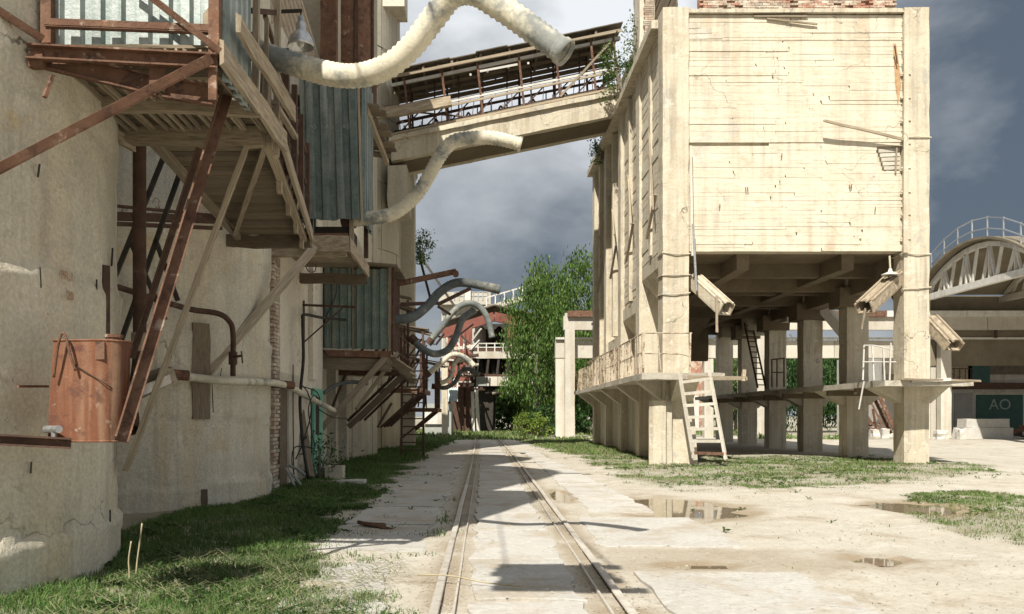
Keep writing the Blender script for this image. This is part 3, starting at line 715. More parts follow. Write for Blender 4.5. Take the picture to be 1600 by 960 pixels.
# shuttered doorway and turquoise door leaf
dr = MB().box((AX-.06, 18.05, 0.02), (AX-.02, 18.72, 2.15)).build('door', M['wooddark'], an)
tq = MB().box((AX+.03, 21.15, .1), (AX+.08, 22.3, 2.2)).build('door_leaf', M['turq'], an)
MB().box((AX+.081, 21.35, 1.1), (AX+.09, 21.75, 2.0)).build('vent_slot', M['soot'], tq)
an2 = thing('recessed_wing', 'recessed shadowed wing between annex and panelled silo', 'building', (-4.7, 26, 0))
wall_x(an2, 'wall', M['silo2'], -9, -4.7, 22.7, 29.5, -.1, 9)
for i, yc in enumerate((23.6, 25.6, 27.6)):
    wall_x(an2, 'buttress', M['silo2'], -4.7, -4.25, yc, yc+.5, -.1, 3.0)
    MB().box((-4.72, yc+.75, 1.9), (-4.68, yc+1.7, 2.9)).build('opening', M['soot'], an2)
# upper storey wall of diagonal-lined sheets, rusty post and rusty drum above the annex
up = thing('upper_sheet_wall', 'upper wall of fine ribbed pinkish sheets behind the lamp', 'wall', (-4.1, 20, 8.6))
MB().sheet((-4.25, 20.0, 7.6), (1,0,.0), (-.3,0,1), 1.15, 4.2, .09, .022).build('sheet', M['asb'], up)
MB().sheet((-5.38, 20.02, 7.6), (1,0,.0), (-.3,0,1), 1.14, 4.2, .09, .022).build('sheet', M['asb'], up)
MB().box((-7.5, 20.3, 7.4), (-3.5, 22.6, 12.2)).build('backing', M['silo2'], up)
MB().rough((-3.62, 19.75, 7.6), (-3.26, 19.97, 12), .6, .008).build('corner_post', M['rust'], up)
dm = thing('rusty_drum', 'rusty cylindrical drum with rim high beside the tan silo', 'drum', (-3.3, 22.2, 8.2))
MB().lathe((-3.35, 22.4, 9.9), [(.58,0), (.58,2.6)], 28).build('upper_shell', M['rust'], dm, True)
MB().lathe((-3.35, 22.4, 8.0), [(.01,-.01),(.50,0), (.66,.35), (.66,1.9)], 28).build('lower_shell', M['rustdark'], dm, True)
MB().lathe((-3.35, 22.4, 9.88), [(.66,0), (.72,.0), (.72,.07), (.58,.09)], 28).build('rim', M['wood'], dm)
for a in (-2.2, -1.2, -.3): MB().bar((-3.35+.6*math.cos(a), 22.4+.6*math.sin(a), 9.9), (-3.35+.6*math.cos(a), 22.4+.6*math.sin(a), 12.4), .09, .05, (math.cos(a), math.sin(a), 0)).build('stave', M['rustdark'], dm)
ev = thing('timber_eave', 'sagging brown timber eave above the teal hood', 'eave', (-3.2, 19.5, 7.6))
for i in range(9):
    yy = 18.3+i*.42
    bar(ev, 'board', M['wooddark'], V(-4.6, yy, 8.12+.03*(i % 2)), V(-2.15+.12*math.sin(i*2.2), yy+.05, 7.85+.03*(i % 2)), .38, .035)
for xx in (-4.3, -3.3, -2.4): bar(ev, 'joist', M['wood'], V(xx, 18.2, 7.88+(-xx-3.3)*.13), V(xx, 22.1, 7.9+(-xx-3.3)*.13), .09, .14)

# ------------------------------------------------------------------ timber walkway on the near silos
ZP = 4.5
wk = thing('timber_walkway', 'timber slat walkway on rusty brackets high on the silos, seen from below', 'walkway', (-3, 9, 0))
MB().channel(at(46, 84, 7.22), at(340, 99, 7.30), .07, .12).build('edge_channel', M['rust'], wk)
xs_ = np.linspace(-3.75, -2.25, 17)
for i, x in enumerate(xs_):
    j = random.uniform(-.02, .02)
    bar(wk, 'batten', M['wood'], V(x+j, 7.33, ZP+.03), V(x+j+random.uniform(-.04,.04), 9.36, ZP+.02), .024, .04)
bar(wk, 'crossbeam', M['wood'], at(140, 162, 8.5), at(408, 172, 8.45), .10, .12)
bar(wk, 'crossbeam', M['wood'], at(165, 208, 9.38), at(412, 214, 9.34), .14, .20)
bar(wk, 'crossbeam', M['wooddark'], at(95, 108, 7.7), at(350, 118, 7.6), .06, .08)
# side edge of the first bay: two planks
bar(wk, 'edge_plank', M['wood'], V(-2.13, 7.28, 4.50), V(-2.12, 9.55, 4.47), .04, .20, (0,0,1))
bar(wk, 'edge_plank', M['wood'], V(-2.06, 7.5, 4.82), V(-2.03, 9.55, 4.78), .04, .16, (0,0,1))
bar(wk, 'edge_plank', M['wood'], V(-3.98, 8.2, 4.42), V(-3.72, 9.5, 4.42), .05, .12)
# second bay: boards across
nb = 26
for i in range(nb):
    t = (i+.5)/nb; yy = 9.5+5.3*t; xl = -3.62-.5*t; xr_ = -2.28-.68*t
    bar(wk, 'deck_board', M['wooddark'], V(xl+random.uniform(-.04,.04), yy, ZP+.05+random.uniform(-.006,.006)), V(xr_+random.uniform(-.02,.05), yy+random.uniform(-.015,.015), ZP+.05), .188, .03)
for (a, b, w) in ((V(-3.52, 9.45, ZP-.02), V(-4.05, 14.75, ZP-.02), .09), (V(-2.30, 9.45, ZP-.03), V(-2.98, 14.8, ZP-.03), .09)):
    bar(wk, 'joist', M['wood'], a, b, w, .10)
bar(wk, 'edge_plank', M['wood'], V(-2.16, 9.4, ZP+.06), V(-2.86, 14.85, ZP+.04), .04, .17)
bar(wk, 'crossbeam', M['wooddark'], at(338, 377, 14.85), at(486, 379, 14.85), .16, .2)
bar(wk, 'diagonal_batten', M['wood'], V(-2.35, 9.6, ZP-.06), V(-3.95, 14.2, ZP-.06), .07, .05)
# posts, rails and boards along the walkway's outer side
for (x, d, y0, y1, w) in ((322, 7.42, -40, 95, .05), (399, 8.62, -60, 150, .055), (432, 9.45, -60, 245, .06), (415, 9.0, 30, 190, .04)):
    bar(wk, 'post', M['wood'], at(x, y1, d), at(x+2, y0, d), w, w)
bar(wk, 'handrail', M['rustdark'], at(352, 14, 8.0), at(432, 20, 9.5), .05, .05)
for (x0, y0, d0, x1, y1, d1, w) in ((345, 20, 7.5, 398, 150, 8.6, .05), (358, 90, 7.6, 440, 232, 9.6, .07), (428, 160, 9.4, 462, 215, 11.2, .06)):
    bar(wk, 'brace', M['wood'], at(x0, y0, d0), at(x1, y1, d1), w, .04)
for (x, d, yt) in ((447, 11, 165), (459, 12.2, 175), (470, 13.4, 182), (484, 14.8, 190)):
    X = -2.30-.68*(d-9.5)/5.3
    bar(wk, 'post', M['rustdark'], V(X+.06, d, ZP), V(X+.06, d, ZP+1.55), .07, .07)
for k in range(3):
    bar(wk, 'rail', M['rustdark'], V(-2.38, 9.7, ZP+.4+.5*k), V(-2.95, 14.8, ZP+.38+.5*k), .04, .06)
for k in range(4):
    y0 = 10.2+k*1.15; bar(wk, 'brace', M['rustdark'], V(-2.38-.128*(y0-9.7), y0, ZP+.1), V(-2.38-.128*(y0-8.7), y0+1.0, ZP+1.4), .035, .05)
for k in range(7):
    y0 = 10.6+k*.62; bar(wk, 'infill_board', M['wooddark'], V(-2.62-.128*(y0-9.7), y0, ZP+.1), V(-2.62-.128*(y0-9.7)+random.uniform(-.1,.1), y0+random.uniform(-.2,.2), ZP+1.3+random.random()*.5), .22, .03, (1,0,0))
for k in range(4):
    y0 = 11.0+k*1.2; bar(wk, 'hanger_block', M['wood'], V(-2.35-.128*(y0-9.7), y0, ZP-.22), V(-2.35-.128*(y0-9.7), y0, ZP+.12), .06, .08)
# rusty brackets under it
MB().angle(at(-60, 302, 6.85), at(333, 97, 7.26), .075, .012, (0,-.5,1)).build('bracket_brace', M['rust'], wk)
MB().angle(at(354, 150, 8.3), at(190, 690, 7.0), .10, .014, (.3,-1,0)).build('bracket_brace', M['rust'], wk)
MB().angle(at(312, 232, 8.75), at(206, 560, 9.0), .06, .012, (.3,-1,0)).build('bracket_brace', M['rustdark'], wk)
gb = MB().channel(at(62, 92, 7.32), at(250, 138, 7.36), .06, .16).build('hanging_beam', M['rust'], wk)
MB().channel(at(258, 139, 7.36), at(338, 152, 7.4), .06, .17).build('hanging_beam', M['rust'], wk)
MB().box(at(234, 141, 7.30), at(257, 84, 7.285)).build('splice_plate', M['rust'], wk)
for (x, y_) in ((239, 92), (251, 92), (239, 132), (251, 133)): MB().lathe(at(x, y_, 7.28), [(.01,.014),(.014,.012),(.014,0)], 8, (0,-1,0)).build('bolt', M['rustdark'], wk)
MB().box(at(327, 158, 7.30), at(338, 104, 7.27)).build('splice_plate', M['rust'], wk)
MB().box(at(52, 110, 7.28), at(66, 80, 7.2)).build('end_plate', M['rust'], wk)
bar(wk, 'bracket_stub', M['rust'], at(82, 118, 7.25), at(70, 152, 7.2), .04, .03)
MB().angle(at(-30, 6, 6.9), at(64, 66, 7.2), .06, .01, (0,-.5,1)).build('bracket_brace', M['rust'], wk)

for i in range(7): bar(wk, 'deck_board', M['wooddark'], V(-3.85, 7.5+i*.29, ZP+.085), V(-2.2+random.uniform(-.5,.02)*(i % 3 == 1), 7.5+i*.29, ZP+.085), .27, .03)
# near corrugated cabin on the walkway
cb = thing('corrugated_cabin', 'pale corrugated metal cabin with red posts on the near walkway', 'cabin', (-2.9, 7.6, ZP))
for i in range(2):
    MB().sheet((-3.66+i*.735, 7.45-.003*i, 4.60-.01*i), (1,0,0), (0,0,1), .74, 6.3, .17, .05, .004, .012).build('sheet', M['galv'], cb)
MB().sheet((-2.19, 7.48, 4.35), (0,1,0), (0,0,1), .80, 6.5, .17, .04, .004, .01).build('sheet', M['galv'], cb)
bar(cb, 'corner_post', M['rust'], at(75, 70, 7.36), at(75, -1080, 7.36), .085, .085); bar(cb, 'corner_post', M['rust'], at(336, 88, 7.34), at(338, -1080, 7.34), .085, .085)
MB().angle(at(72, 42, 7.33), at(334, 52, 7.33), .06, .012).build('cross_rail', M['rust'], cb)
MB().angle(at(200, -28, 7.30), at(344, 84, 7.30), .05, .01, (0,-.4,1)).build('diagonal', M['rust'], cb)
MB().box((-3.75, 7.35, 10.9), (-2.1, 9.2, 10.95)).build('roof', M['roofdark'], cb)
MB().box((-3.6, 8.35, 4.62), (-2.3, 8.4, 10.88)).build('rear_wall', M['wooddark'], cb)

# rusty tank on the silo with its stand, tap and handle
for (x, ya, yb, w) in ((62, 257, 277, .02), (176, 388, 416, .03), (151, 437, 470, .02), (62, 418, 450, .02), (49, 722, 740, .015), (172, 797, 824, .02)):
    bar(s1, 'dark_slot', M['soot'], on_silo(C1, x, ya, .012), on_silo(C1, x+random.uniform(-3,3), yb, .012), w*.55, .015)  # dark bars standing in for the shade inside narrow wall slots
for (x, ya, yb, w) in ((331, 600, 645, .03), (346, 575, 590, .03), (388, 770, 800, .02)):
    bar(s2, 'dark_slot', M['soot'], on_silo(C2, x, ya, .012), on_silo(C2, x+random.uniform(-3,3), yb, .012), w*.55, .015)  # slots of the second silo, their shade likewise drawn as dark bars
tk = thing('rusty_tank', 'rust red sheet metal tank with wire handle hung on the near silo', 'tank', at(130, 690, 7.2))
b0 = at(74, 690, 6.95); b1 = at(184, 692, 6.98); t0 = at(83, 532, 6.95); t1 = at(191, 535, 6.98)
def tank_ring(a, b, dep, r=.17, n=14):
    """plan outline of the tank: flat front, rounded right-hand corner"""
    w = b.x-a.x; pts = [V(a.x, a.y, a.z), V(a.x+w*.52, a.y-.01, a.z)]
    for i in range(n+1):
        g = -math.pi/2+math.pi*i/n; pts.append(V(b.x-.19+.19*math.cos(g)*1.0, a.y+.17+.19*math.sin(g), a.z))
    pts += [V(a.x+w*.5, a.y+dep, a.z), V(a.x, a.y+dep, a.z)]; return pts
ra = tank_ring(b0, b1, .40); rb = tank_ring(t0, t1, .40); n = len(ra); mb = MB()
lev = 6
for j in range(lev+1):
    for k in range(n):
        p = ra[k].lerp(rb[k], j/lev); mb.v.append(p+noise.noise_vector(p*4)*.006)
for j in range(lev):
    for k in range(n): mb.f.append((j*n+k, j*n+(k+1) % n, (j+1)*n+(k+1) % n, (j+1)*n+k))
mb.f.append(tuple(range(n))[::-1]); mb.f.append(tuple(lev*n+k for k in range(n)))
tb = mb.build('body', M['tank'], tk, True)
for _p in tb.data.polygons: _p.use_smooth = len(_p.vertices) == 4
tb.data.set_sharp_from_angle(angle=R(38))
MB().tube([p+V(0,-.0,0) for p in rb]+[rb[0]], .009, 6).build('top_rim', M['tank'], tk)
MB().tube([p for p in ra]+[ra[0]], .009, 6).build('bottom_rim', M['tank'], tk)
rope(tk, 'handle', M['rust'], [at(84, 590, 6.900), at(90, 545, 6.880), at(96, 522, 6.880), at(102, 525, 6.880), at(110, 555, 6.880), at(118, 580, 6.900)], .011, 6)
rope(tk, 'weld_seam', M['rustdark'], [at(112, 567, 6.930), at(140, 585, 6.920), at(165, 600, 6.930), at(182, 612, 7.030)], .005, 4)
MB().lathe(at(178, 538, 7.12), [(.075,-.02),(.06,.0),(.06,.05),(.07,.05),(.07,.075),(.01,.08)], 14).build('filler_cap', M['rust'], tk)
MB().box(at(150, 562, 6.940), at(163, 534, 6.925)).build('lug', M['rust'], tk)
MB().tube([at(72, 671, 6.94), at(92, 671, 6.82)], .03, 10).tube([at(84, 671, 6.86), at(84, 686, 6.86)], .02, 8).build('tap', M['alu'], tk)
sh = thing('steel_shelf', 'rusty channel bracket under the tank tap', 'bracket', at(50, 690, 6.9))
MB().channel(at(-20, 686, 6.7), at(111, 693, 6.9), .05, .085).build('channel', M['rustdark'], sh)
MB().bar(at(28, 604, 6.95), at(75, 604, 7.3), .02, .02).build('stub_bar', M['rust'], sh)

# ladder from the walkway
ld = thing('wooden_ladder', 'steep wooden ladder leaning from the walkway past the tank', 'ladder', at(190, 735, 9.6))
A0, A1 = at(386, 228, 9.35), at(196, 735, 9.2); B0, B1 = A0+V(-.12,.34,0), A1+V(-.12,.34,0)
bar(ld, 'stringer', M['wood'], A0, A1, .05, .12, (.3,-1,0)); bar(ld, 'stringer', M['wood'], B0, B1, .05, .12, (.3,-1,0))
for i in range(12):
    t = .1+.85*i/11; bar(ld, 'rung', M['wood'], A0.lerp(A1, t), B0.lerp(B1, t), .05, .06)

# pipes against the silos
pp = thing('rusty_downpipe', 'thick rusty vertical pipe between the two near silos', 'pipe', at(200, 690, 9.5))
MB().tube(spline([at(218, 200, 9.62), at(218, 380, 9.62), at(218, 540, 9.6), at(214, 590, 9.55), at(205, 640, 9.5), at(200, 672, 9.45)], 5), .07, 12).build('pipe', M['rustdark'], pp, True)
MB().lathe(at(203, 668, 9.42), [(.09,-.16),(.10,-.16),(.10,.04),(.085,.04),(.085,-.1),(.0,-.1)], 16, (.25,-.5,-.85)).build('mouth', M['rustdark'], pp)
MB().lathe(at(218, 535, 9.6), [(.072,-.1),(.085,-.1),(.085,.1),(.072,.1)], 14).build('coupling', M['wood'], pp)
fr = thing('bracing_frame', 'dark steel lattice bracing on the second silo behind the downpipe', 'frame', at(230, 400, 12.6))
for (x0, y0, x1, y1) in ((262, 230, 180, 432), (284, 262, 184, 548), (205, 380, 258, 500), (243, 375, 278, 470)):
    bar(fr, 'brace', M['soot'], at(x0, y0, 12.3), at(x1, y1, 12.3), .05, .06)
for (y0, y1, h) in ((322, 338, .03), (338, 344, .11), (350, 357, .05)):
    bar(fr, 'crossbeam', M['rustdark'], at(180, y0, 12.2), at(345, y1, 13.6), .08, h)
pa = thing('bent_pipe', 'thin grey pipe bending down across the second silo', 'pipe', at(340, 590, 14.2))
rope(pa, 'pipe', M['rustdark'], [at(150, 440, 12.4), at(188, 450, 12.8), at(250, 470, 13.3), at(300, 484, 13.75), at(340, 490, 14.0), at(358, 502, 14.1), at(364, 522, 14.15), at(364, 588, 14.2)], .045, 8)
MB().lathe(at(364, 560, 14.15), [(.05,-.1),(.07,-.1),(.07,.1),(.05,.1)], 12).tube([at(366, 558, 14.1), at(378, 556, 14.0)], .02, 6).tube([at(377, 549, 14), at(379, 568, 14)], .012, 5).build('valve', M['rustdark'], pa)
pb = thing('horizontal_pipe', 'cream and rust horizontal pipe running along the silo to the annex', 'pipe', at(400, 598, 16))
rope(pb, 'pipe', M['hose'], [at(262, 583, 13.2), at(300, 590, 13.9), at(360, 596, 14.4), at(420, 598, 16.0), at(450, 604, 17.6), at(480, 620, 19.5), at(522, 642, 21.8)], .065, 9)
for (x, y_, d) in ((268, 585, 13.3), (440, 601, 17.2)):
    MB().lathe(at(x, y_, d), [(.066,-.2),(.08,-.2),(.08,.25),(.066,.25)], 12, (.75,.6,-.05)).build('clamp_sleeve', M['rust'], pb)
cbm = thing('stub_beam', 'pale box beam jutting past the red brace beside the tank', 'beam', at(225, 600, 10.5))
bar(cbm, 'beam', M['wood'], at(182, 622, 9.2), at(266, 586, 9.9), .16, .17)
bar(cbm, 'fascia', M['white'], at(196, 622, 9.05), at(266, 592, 9.75), .012, .10)
dn = thing('drainpipe', 'slim rusty drainpipe down the right side of the second silo', 'pipe', (-4.15, 16.9, .5))
MB().tube([at(404, 380, 16.75), at(405, 560, 16.75), at(406, 592, 16.72)], .055, 9).build('pipe', M['rustdark'], dn, True)

# board canopy added out of view above the frame to cast the near track shadow
lb = thing('shadow_canopy', 'board canopy hung on cables high over the near track', 'canopy', (-1, 4, 6))
bar(lb, 'stay_cable', M['cable'], V(-2.9, 7.3, 10.6), V(-1.6, 2.8, 6.24), .018, .018); bar(lb, 'stay_cable', M['cable'], V(-2.3, 7.3, 10.6), V(-.5, 4.0, 6.24), .018, .018)
for i in range(6): bar(lb, 'board', M['wooddark'], V(-1.75+.04*(i % 3), 2.75+i*.24, 6.2), V(-.35-.3*abs(math.sin(i*1.3)), 2.75+i*.24, 6.2), .235, .03)
# timber platform under the teal hood, and its long strut
pl = thing('hood_platform', 'timber platform under the tall teal hood with a long diagonal strut', 'platform', (-3.3, 18.6, 4.8))
for i in range(8):
    bar(pl, 'deck_board', M['wood'], V(-4.15, 17.5+i*.36, 4.93), V(-2.66+.02*(i % 3), 17.5+i*.36, 4.90), .35, .04)
bar(pl, 'fascia', M['wood'], V(-3.5, 17.26, 4.86), V(-2.60, 17.24, 4.88), .05, .30); bar(pl, 'fascia', M['wood'], V(-2.60, 17.24, 4.86), V(-2.62, 20.2, 4.78), .05, .26)
bar(pl, 'crossbeam', M['wooddark'], V(-4.3, 19.9, 4.62), V(-2.62, 20.1, 4.62), .16, .22); bar(pl, 'crossbeam', M['wood'], V(-4.2, 17.5, 4.74), V(-2.7, 17.5, 4.74), .12, .16)
bar(pl, 'kerb_board', M['rust'], V(-3.45, 17.3, 5.04), V(-2.64, 17.3, 5.05), .06, .05)
bar(pl, 'strut', M['wood'], at(322, 585, 14.35), at(494, 385, 17.35), .14, .13, (.3,-1,.3))
hd = thing('teal_hood', 'tall narrow hood of dark teal corrugated sheets with white marks', 'hood', (-3, 18, 5.4))
MB().sheet((-3.58, 17.72, 5.42), (1,0,0), (-.03,0,1), 1.14, 3.05, .285, .07, .005, .02).build('sheet', M['teal'], hd)
MB().sheet((-2.44, 17.74, 5.42), (0,1,0), (0,0,1), 1.5, 3.0, .285, .06, .005, .02).build('sheet', M['teal'], hd)
MB().sheet((-3.6, 19.2, 5.42), (0,-1,0), (0,0,1), 1.45, 3.0, .285, .06).build('sheet', M['teal'], hd)
bar(hd, 'corner_batten', M['wood'], V(-2.42, 17.70, 5.38), V(-2.50, 17.70, 8.4), .04, .05); bar(hd, 'frame_post', M['rustdark'], V(-3.5, 17.9, 4.95), V(-3.5, 17.9, 8.3), .09, .09)
bar(hd, 'frame_post', M['wood'], V(-2.65, 17.9, 4.95), V(-2.65, 17.9, 8.3), .09, .09); bar(hd, 'frame_post', M['rustdark'], V(-2.55, 19.3, 4.95), V(-2.55, 19.3, 8.0), .09, .09)
MB().box((-3.4, 18.0, 5.0), (-2.7, 19.0, 5.35)).build('hopper_mouth', M['soot'], hd)
for (x, t_) in ((489, 'A5'), (514, 'A5'), (540, 'A5')): lettering(hd, t_, at(x, 198, 17.62), (0,-1,0), .13, M['stencil'], 'painted_mark')

# green sheet cabin lower down
gc = thing('green_cabin', 'green corrugated sheet cabin on timber struts above the wall base', 'cabin', (-3.3, 24, 3.2))
MB().sheet((-4.19, 23.02, 3.28), (1,0,0), (0,0,1), .82, 2.06, .20, .05, .004, .012).build('sheet', M['green'], gc)
MB().sheet((-3.36, 23.0, 3.26), (1,0,0), (0,0,1), .88, 2.06, .20, .05, .004, .012).build('sheet', M['green'], gc)
MB().sheet((-2.46, 23.04, 3.3), (0,1,0), (0,0,1), 2.4, 2.0, .20, .05).build('sheet', M['rustdark'], gc)
bar(gc, 'corner_post', M['wood'], V(-2.44, 22.98, 3.1), V(-2.43, 22.98, 5.45), .07, .07); bar(gc, 'corner_post', M['rustdark'], V(-2.36, 22.99, 3.1), V(-2.35, 22.99, 5.4), .05, .05)
bar(gc, 'middle_post', M['wooddark'], V(-3.37, 22.96, 3.25), V(-3.37, 22.96, 5.4), .035, .03); bar(gc, 'corner_post', M['rustdark'], V(-4.2, 22.97, 3.0), V(-4.2, 22.97, 5.5), .06, .06)
for i in range(6): bar(gc, 'roof_board', M['wooddark'], V(-4.5, 22.85+i*.5, 5.52), V(-2.2, 22.85+i*.5, 5.36), .49, .04)
bar(gc, 'sill_beam', M['rust'], V(-4.2, 22.96, 3.16), V(-2.4, 22.96, 3.12), .1, .16); bar(gc, 'floor_beam', M['wooddark'], V(-4.2, 23.1, 2.9), V(-2.4, 23.1, 2.86), .14, .3)
bar(gc, 'floor_beam', M['wooddark'], V(-2.5, 23.0, 3.0), V(-2.5, 25.6, 2.98), .12, .2)
for i in range(9): bar(gc, 'floor_board', M['wooddark'], V(-4.4, 23.25+i*.28, 3.06), V(-2.3+.1*math.sin(i*3.1), 23.25+i*.28, 3.06), .26, .04)
for (a, b, m_, w) in ((at(606, 556, 23.0), at(500, 672, 22.9), M['wood'], .17), (at(640, 578, 25.8), at(545, 668, 25.5), M['wooddark'], .2), (at(622, 552, 24.2), at(556, 640, 24.0), M['wood'], .12), (at(604, 562, 23.3), at(560, 600, 24.5), M['wooddark'], .1), (at(540, 585, 23.5), at(518, 640, 23.2), M['rustdark'], .06), (at(612, 630, 27), at(590, 668, 26.8), M['rustdark'], .07)):
    bar(gc, 'strut', m_, a, b, w, w*.8)
for i in range(6):
    bar(gc, 'bracket_board', M['wood'], V(-2.35, 23.2+i*.42, 3.02-.05*i), V(-1.95-.1*(i % 2), 23.9+i*.42, 2.75-.05*i), .2, .035)
rope(gc, 'loop_pipe', M['hosedark'], [at(505, 615, 22.9), at(525, 602, 23), at(550, 597, 23.2), at(575, 600, 23.4)], .05, 7)

# wires and brackets on the annex wall
wb = thing('cable_bracket', 'steel cable bracket with diagonal stay on the pale annex wall', 'bracket', (-3.6, 20.8, 3.6))
bar(wb, 'arm', M['rustdark'], V(-4.1, 20.2, 4.05), V(-2.9, 20.2, 4.0), .035, .05); bar(wb, 'stay', M['rustdark'], V(-4.08, 20.2, 3.2), V(-3.2, 20.2, 3.98), .03, .03); bar(wb, 'upright', M['rustdark'], V(-4.07, 20.2, 3.15), V(-4.07, 20.2, 4.15), .035, .035)
cbl = thing('hanging_cables', 'tangle of black cables hanging down the annex wall to the grass', 'cables', (-3.7, 20, 0))
for pts, r in (([at(540, 500, 22.8), at(505, 497, 21), at(476, 492, 19.2), at(473, 505, 19), at(474, 560, 19), at(470, 605, 19), at(469, 640, 19), at(474, 700, 18.9), at(482, 748, 18.8)], .035),
               ([at(470, 600, 19), at(482, 616, 19), at(486, 645, 19), at(474, 690, 18.9), at(462, 718, 18.9)], .014),
               ([at(476, 605, 19), at(494, 612, 19.2), at(500, 625, 20), at(490, 618, 19), at(482, 640, 19), at(488, 680, 19), at(492, 700, 19), at(476, 698, 18.9), at(460, 700, 18.8), at(456, 720, 18.8), at(460, 742, 18.8)], .012),
               ([at(458, 570, 18.9), at(458, 650, 18.8), at(459, 745, 18.7)], .012), ([at(498, 640, 20), at(520, 652, 21.5), at(545, 655, 22.8)], .014),
               ([at(505, 440, 22.9), at(523, 430, 22.9), at(525, 460, 22.9), at(508, 500, 22.9), at(503, 540, 22.9), at(512, 556, 22.9)], .013),
               ([at(476, 412, 18), at(482, 424, 18), at(492, 424, 18.2), at(494, 412, 18.4)], .01)):
    rope(cbl, 'cable', M['cable'], pts, r, 6, 5)
for (x0, y0, x1, y1) in ((448, 735, 470, 758), (452, 728, 476, 742), (446, 732, 460, 760)):
    rope(cbl, 'pipe_scrap', M['greygreen'], [at(x0, y0, 18.2), at((x0+x1)/2, (y0+y1)/2-2, 18.1), at(x1, y1, 18.0)], .03, 6)
lp = thing('leaning_plank', 'dark plank leaning against the annex by the turquoise door', 'plank', (-3.7, 19, 0))
bar(lp, 'board', M['wooddark'], at(486, 745, 19.6), at(470, 640, 20.2), .2, .04, (1,-.6,0))
ct = thing('stone_block', 'small grey block on a pale slab in the grass by the annex', 'block', (-3.2, 20.6, .1))
MB().rough((-3.6, 20.2, .1), (-3.2, 20.55, .42), .15, .015).build('block', M['silo2'], ct)
MB().rough((-3.75, 19.6, .02), (-2.65, 20.15, .13), .2, .02).build('slab', M['slab'], ct)

# ------------------------------------------------------------------ corrugated hoses and their outlets
def hose(name, label, pts, r, m, group='ribbed loading hoses'):
    t = thing(name, label, 'hose', Vector(pts[0]), group)
    step = .034 if r < .142 else .04; c = resample(spline(pts, 14), step)
    rs = [r*(1.0 if i % 2 else .87)*(1+.05*noise.noise(p*2.2)) for i, p in enumerate(c)]
    c = [p+noise.noise_vector(p*1.7)*r*.10 for p in c]
    MB().tube(c, rs, 18, False).build('tube', m, t, True)
    a, b = c[-1], c[-2]
    MB().lathe(a, [(r*.93,-.05),(r*1.03,-.03),(r*1.03,.03),(r*.93,.03),(r*.9,-.12),(0.005,-.14)], 20, (a-b).normalized()).build('mouth_cuff', m, t, True)
    a, b = c[0], c[1]
    MB().lathe(a, [(r*1.12,-.12),(r*1.16,-.12),(r*1.16,.12),(r*1.0,.13)], 16, (b-a).normalized()).build('collar', M['rustdark'], t)
    return t
hose('large_hose', 'thick cream ribbed hose arching high over the track from the near walkway',
     [at(380, 68, 9.3), at(412, 84, 9.25), at(455, 100, 9.15), at(510, 114, 9.0), at(560, 117, 8.8), at(605, 104, 8.6), at(645, 72, 8.5), at(682, 25, 8.4), at(708, -8, 8.3), at(740, -12, 8.2), at(775, 8, 8.15), at(820, 37, 8.1), at(884, 82, 8.0)], .122, M['hose'])
hose('large_hose', 'pale ribbed hose bending up below the gallery from the teal hood',
     [at(545, 345, 18.1), at(580, 341, 18.0), at(615, 333, 18), at(648, 308, 18), at(672, 272, 18), at(690, 240, 18), at(708, 222, 18), at(735, 216, 18), at(770, 216, 18), at(815, 226, 18)], .145, M['hose'])
hose('dark_hose', 'dark ribbed hose with pale tip above the green cabin', [at(608, 500, 24.2), at(640, 497, 24.5), at(664, 482, 25), at(686, 458, 25.3), at(708, 444, 25.5), at(735, 443, 25.5), at(782, 453, 25.5)], .135, M['hosedark'])
hose('dark_hose', 'grey hose arched like a hook left of the red portal', [at(672, 534, 33), at(690, 512, 33), at(706, 490, 33), at(722, 477, 33), at(740, 475, 33), at(755, 486, 33), at(764, 505, 33), at(769, 528, 33)], .12, M['hosedark'])
hose('dark_hose', 'dark hose sagging low then rising to a cream tip', [at(645, 530, 29.5), at(660, 545, 29.5), at(680, 553, 29.5), at(700, 546, 29.5), at(713, 525, 29.5), at(722, 500, 29.5), at(742, 484, 29.5)], .125, M['hosedark'])
hose('dark_hose', 'thin brown hose drooping at the tip below the hooked one', [at(668, 585, 38), at(690, 567, 38), at(705, 555, 38), at(720, 556, 38), at(732, 563, 38), at(741, 572, 38)], .12, M['hose'])
hose('dark_hose', 'cream hose curled upright above the far stair', [at(684, 600, 43), at(700, 594, 43), at(707, 580, 43), at(711, 567, 43), at(722, 562, 43), at(733, 567, 43)], .12, M['hose'])
hose('dark_hose', 'lowest grey hose curving up to the far portal', [at(678, 604, 46), at(696, 606, 46), at(710, 598, 46), at(720, 582, 46), at(733, 577, 46), at(749, 586, 46)], .125, M['hosedark'])

# ------------------------------------------------------------------ lamp on the walkway
lm = thing('factory_lamp', 'aluminium bell lamp on a dark arm behind the large hose', 'lamp', at(470, 20, 9.6))
bar(lm, 'arm', M['soot'], at(395, 20, 9.6), at(472, 17, 9.6), .03, .03)
MB().tube([at(470, 17, 9.6), at(470, 30, 9.6)], .008, 6).build('hook', M['soot'], lm)
MB().lathe(at(470, 60, 9.6), [(.018,.24),(.028,.235),(.028,.175),(.042,.17),(.05,.155),(.052,.085),(.058,.075),(.092,.045),(.118,.0),(.134,-.05),(.142,-.095),(.136,-.095),(.11,.0),(.05,.06)], 26).build('shade', M['alu'], lm, True)
MB().lathe(at(470, 66, 9.6), [(.004,-.06),(.03,-.04),(.04,-.01),(.03,.04),(.02,.08)], 16).build('bulb', M['white'], lm, True)

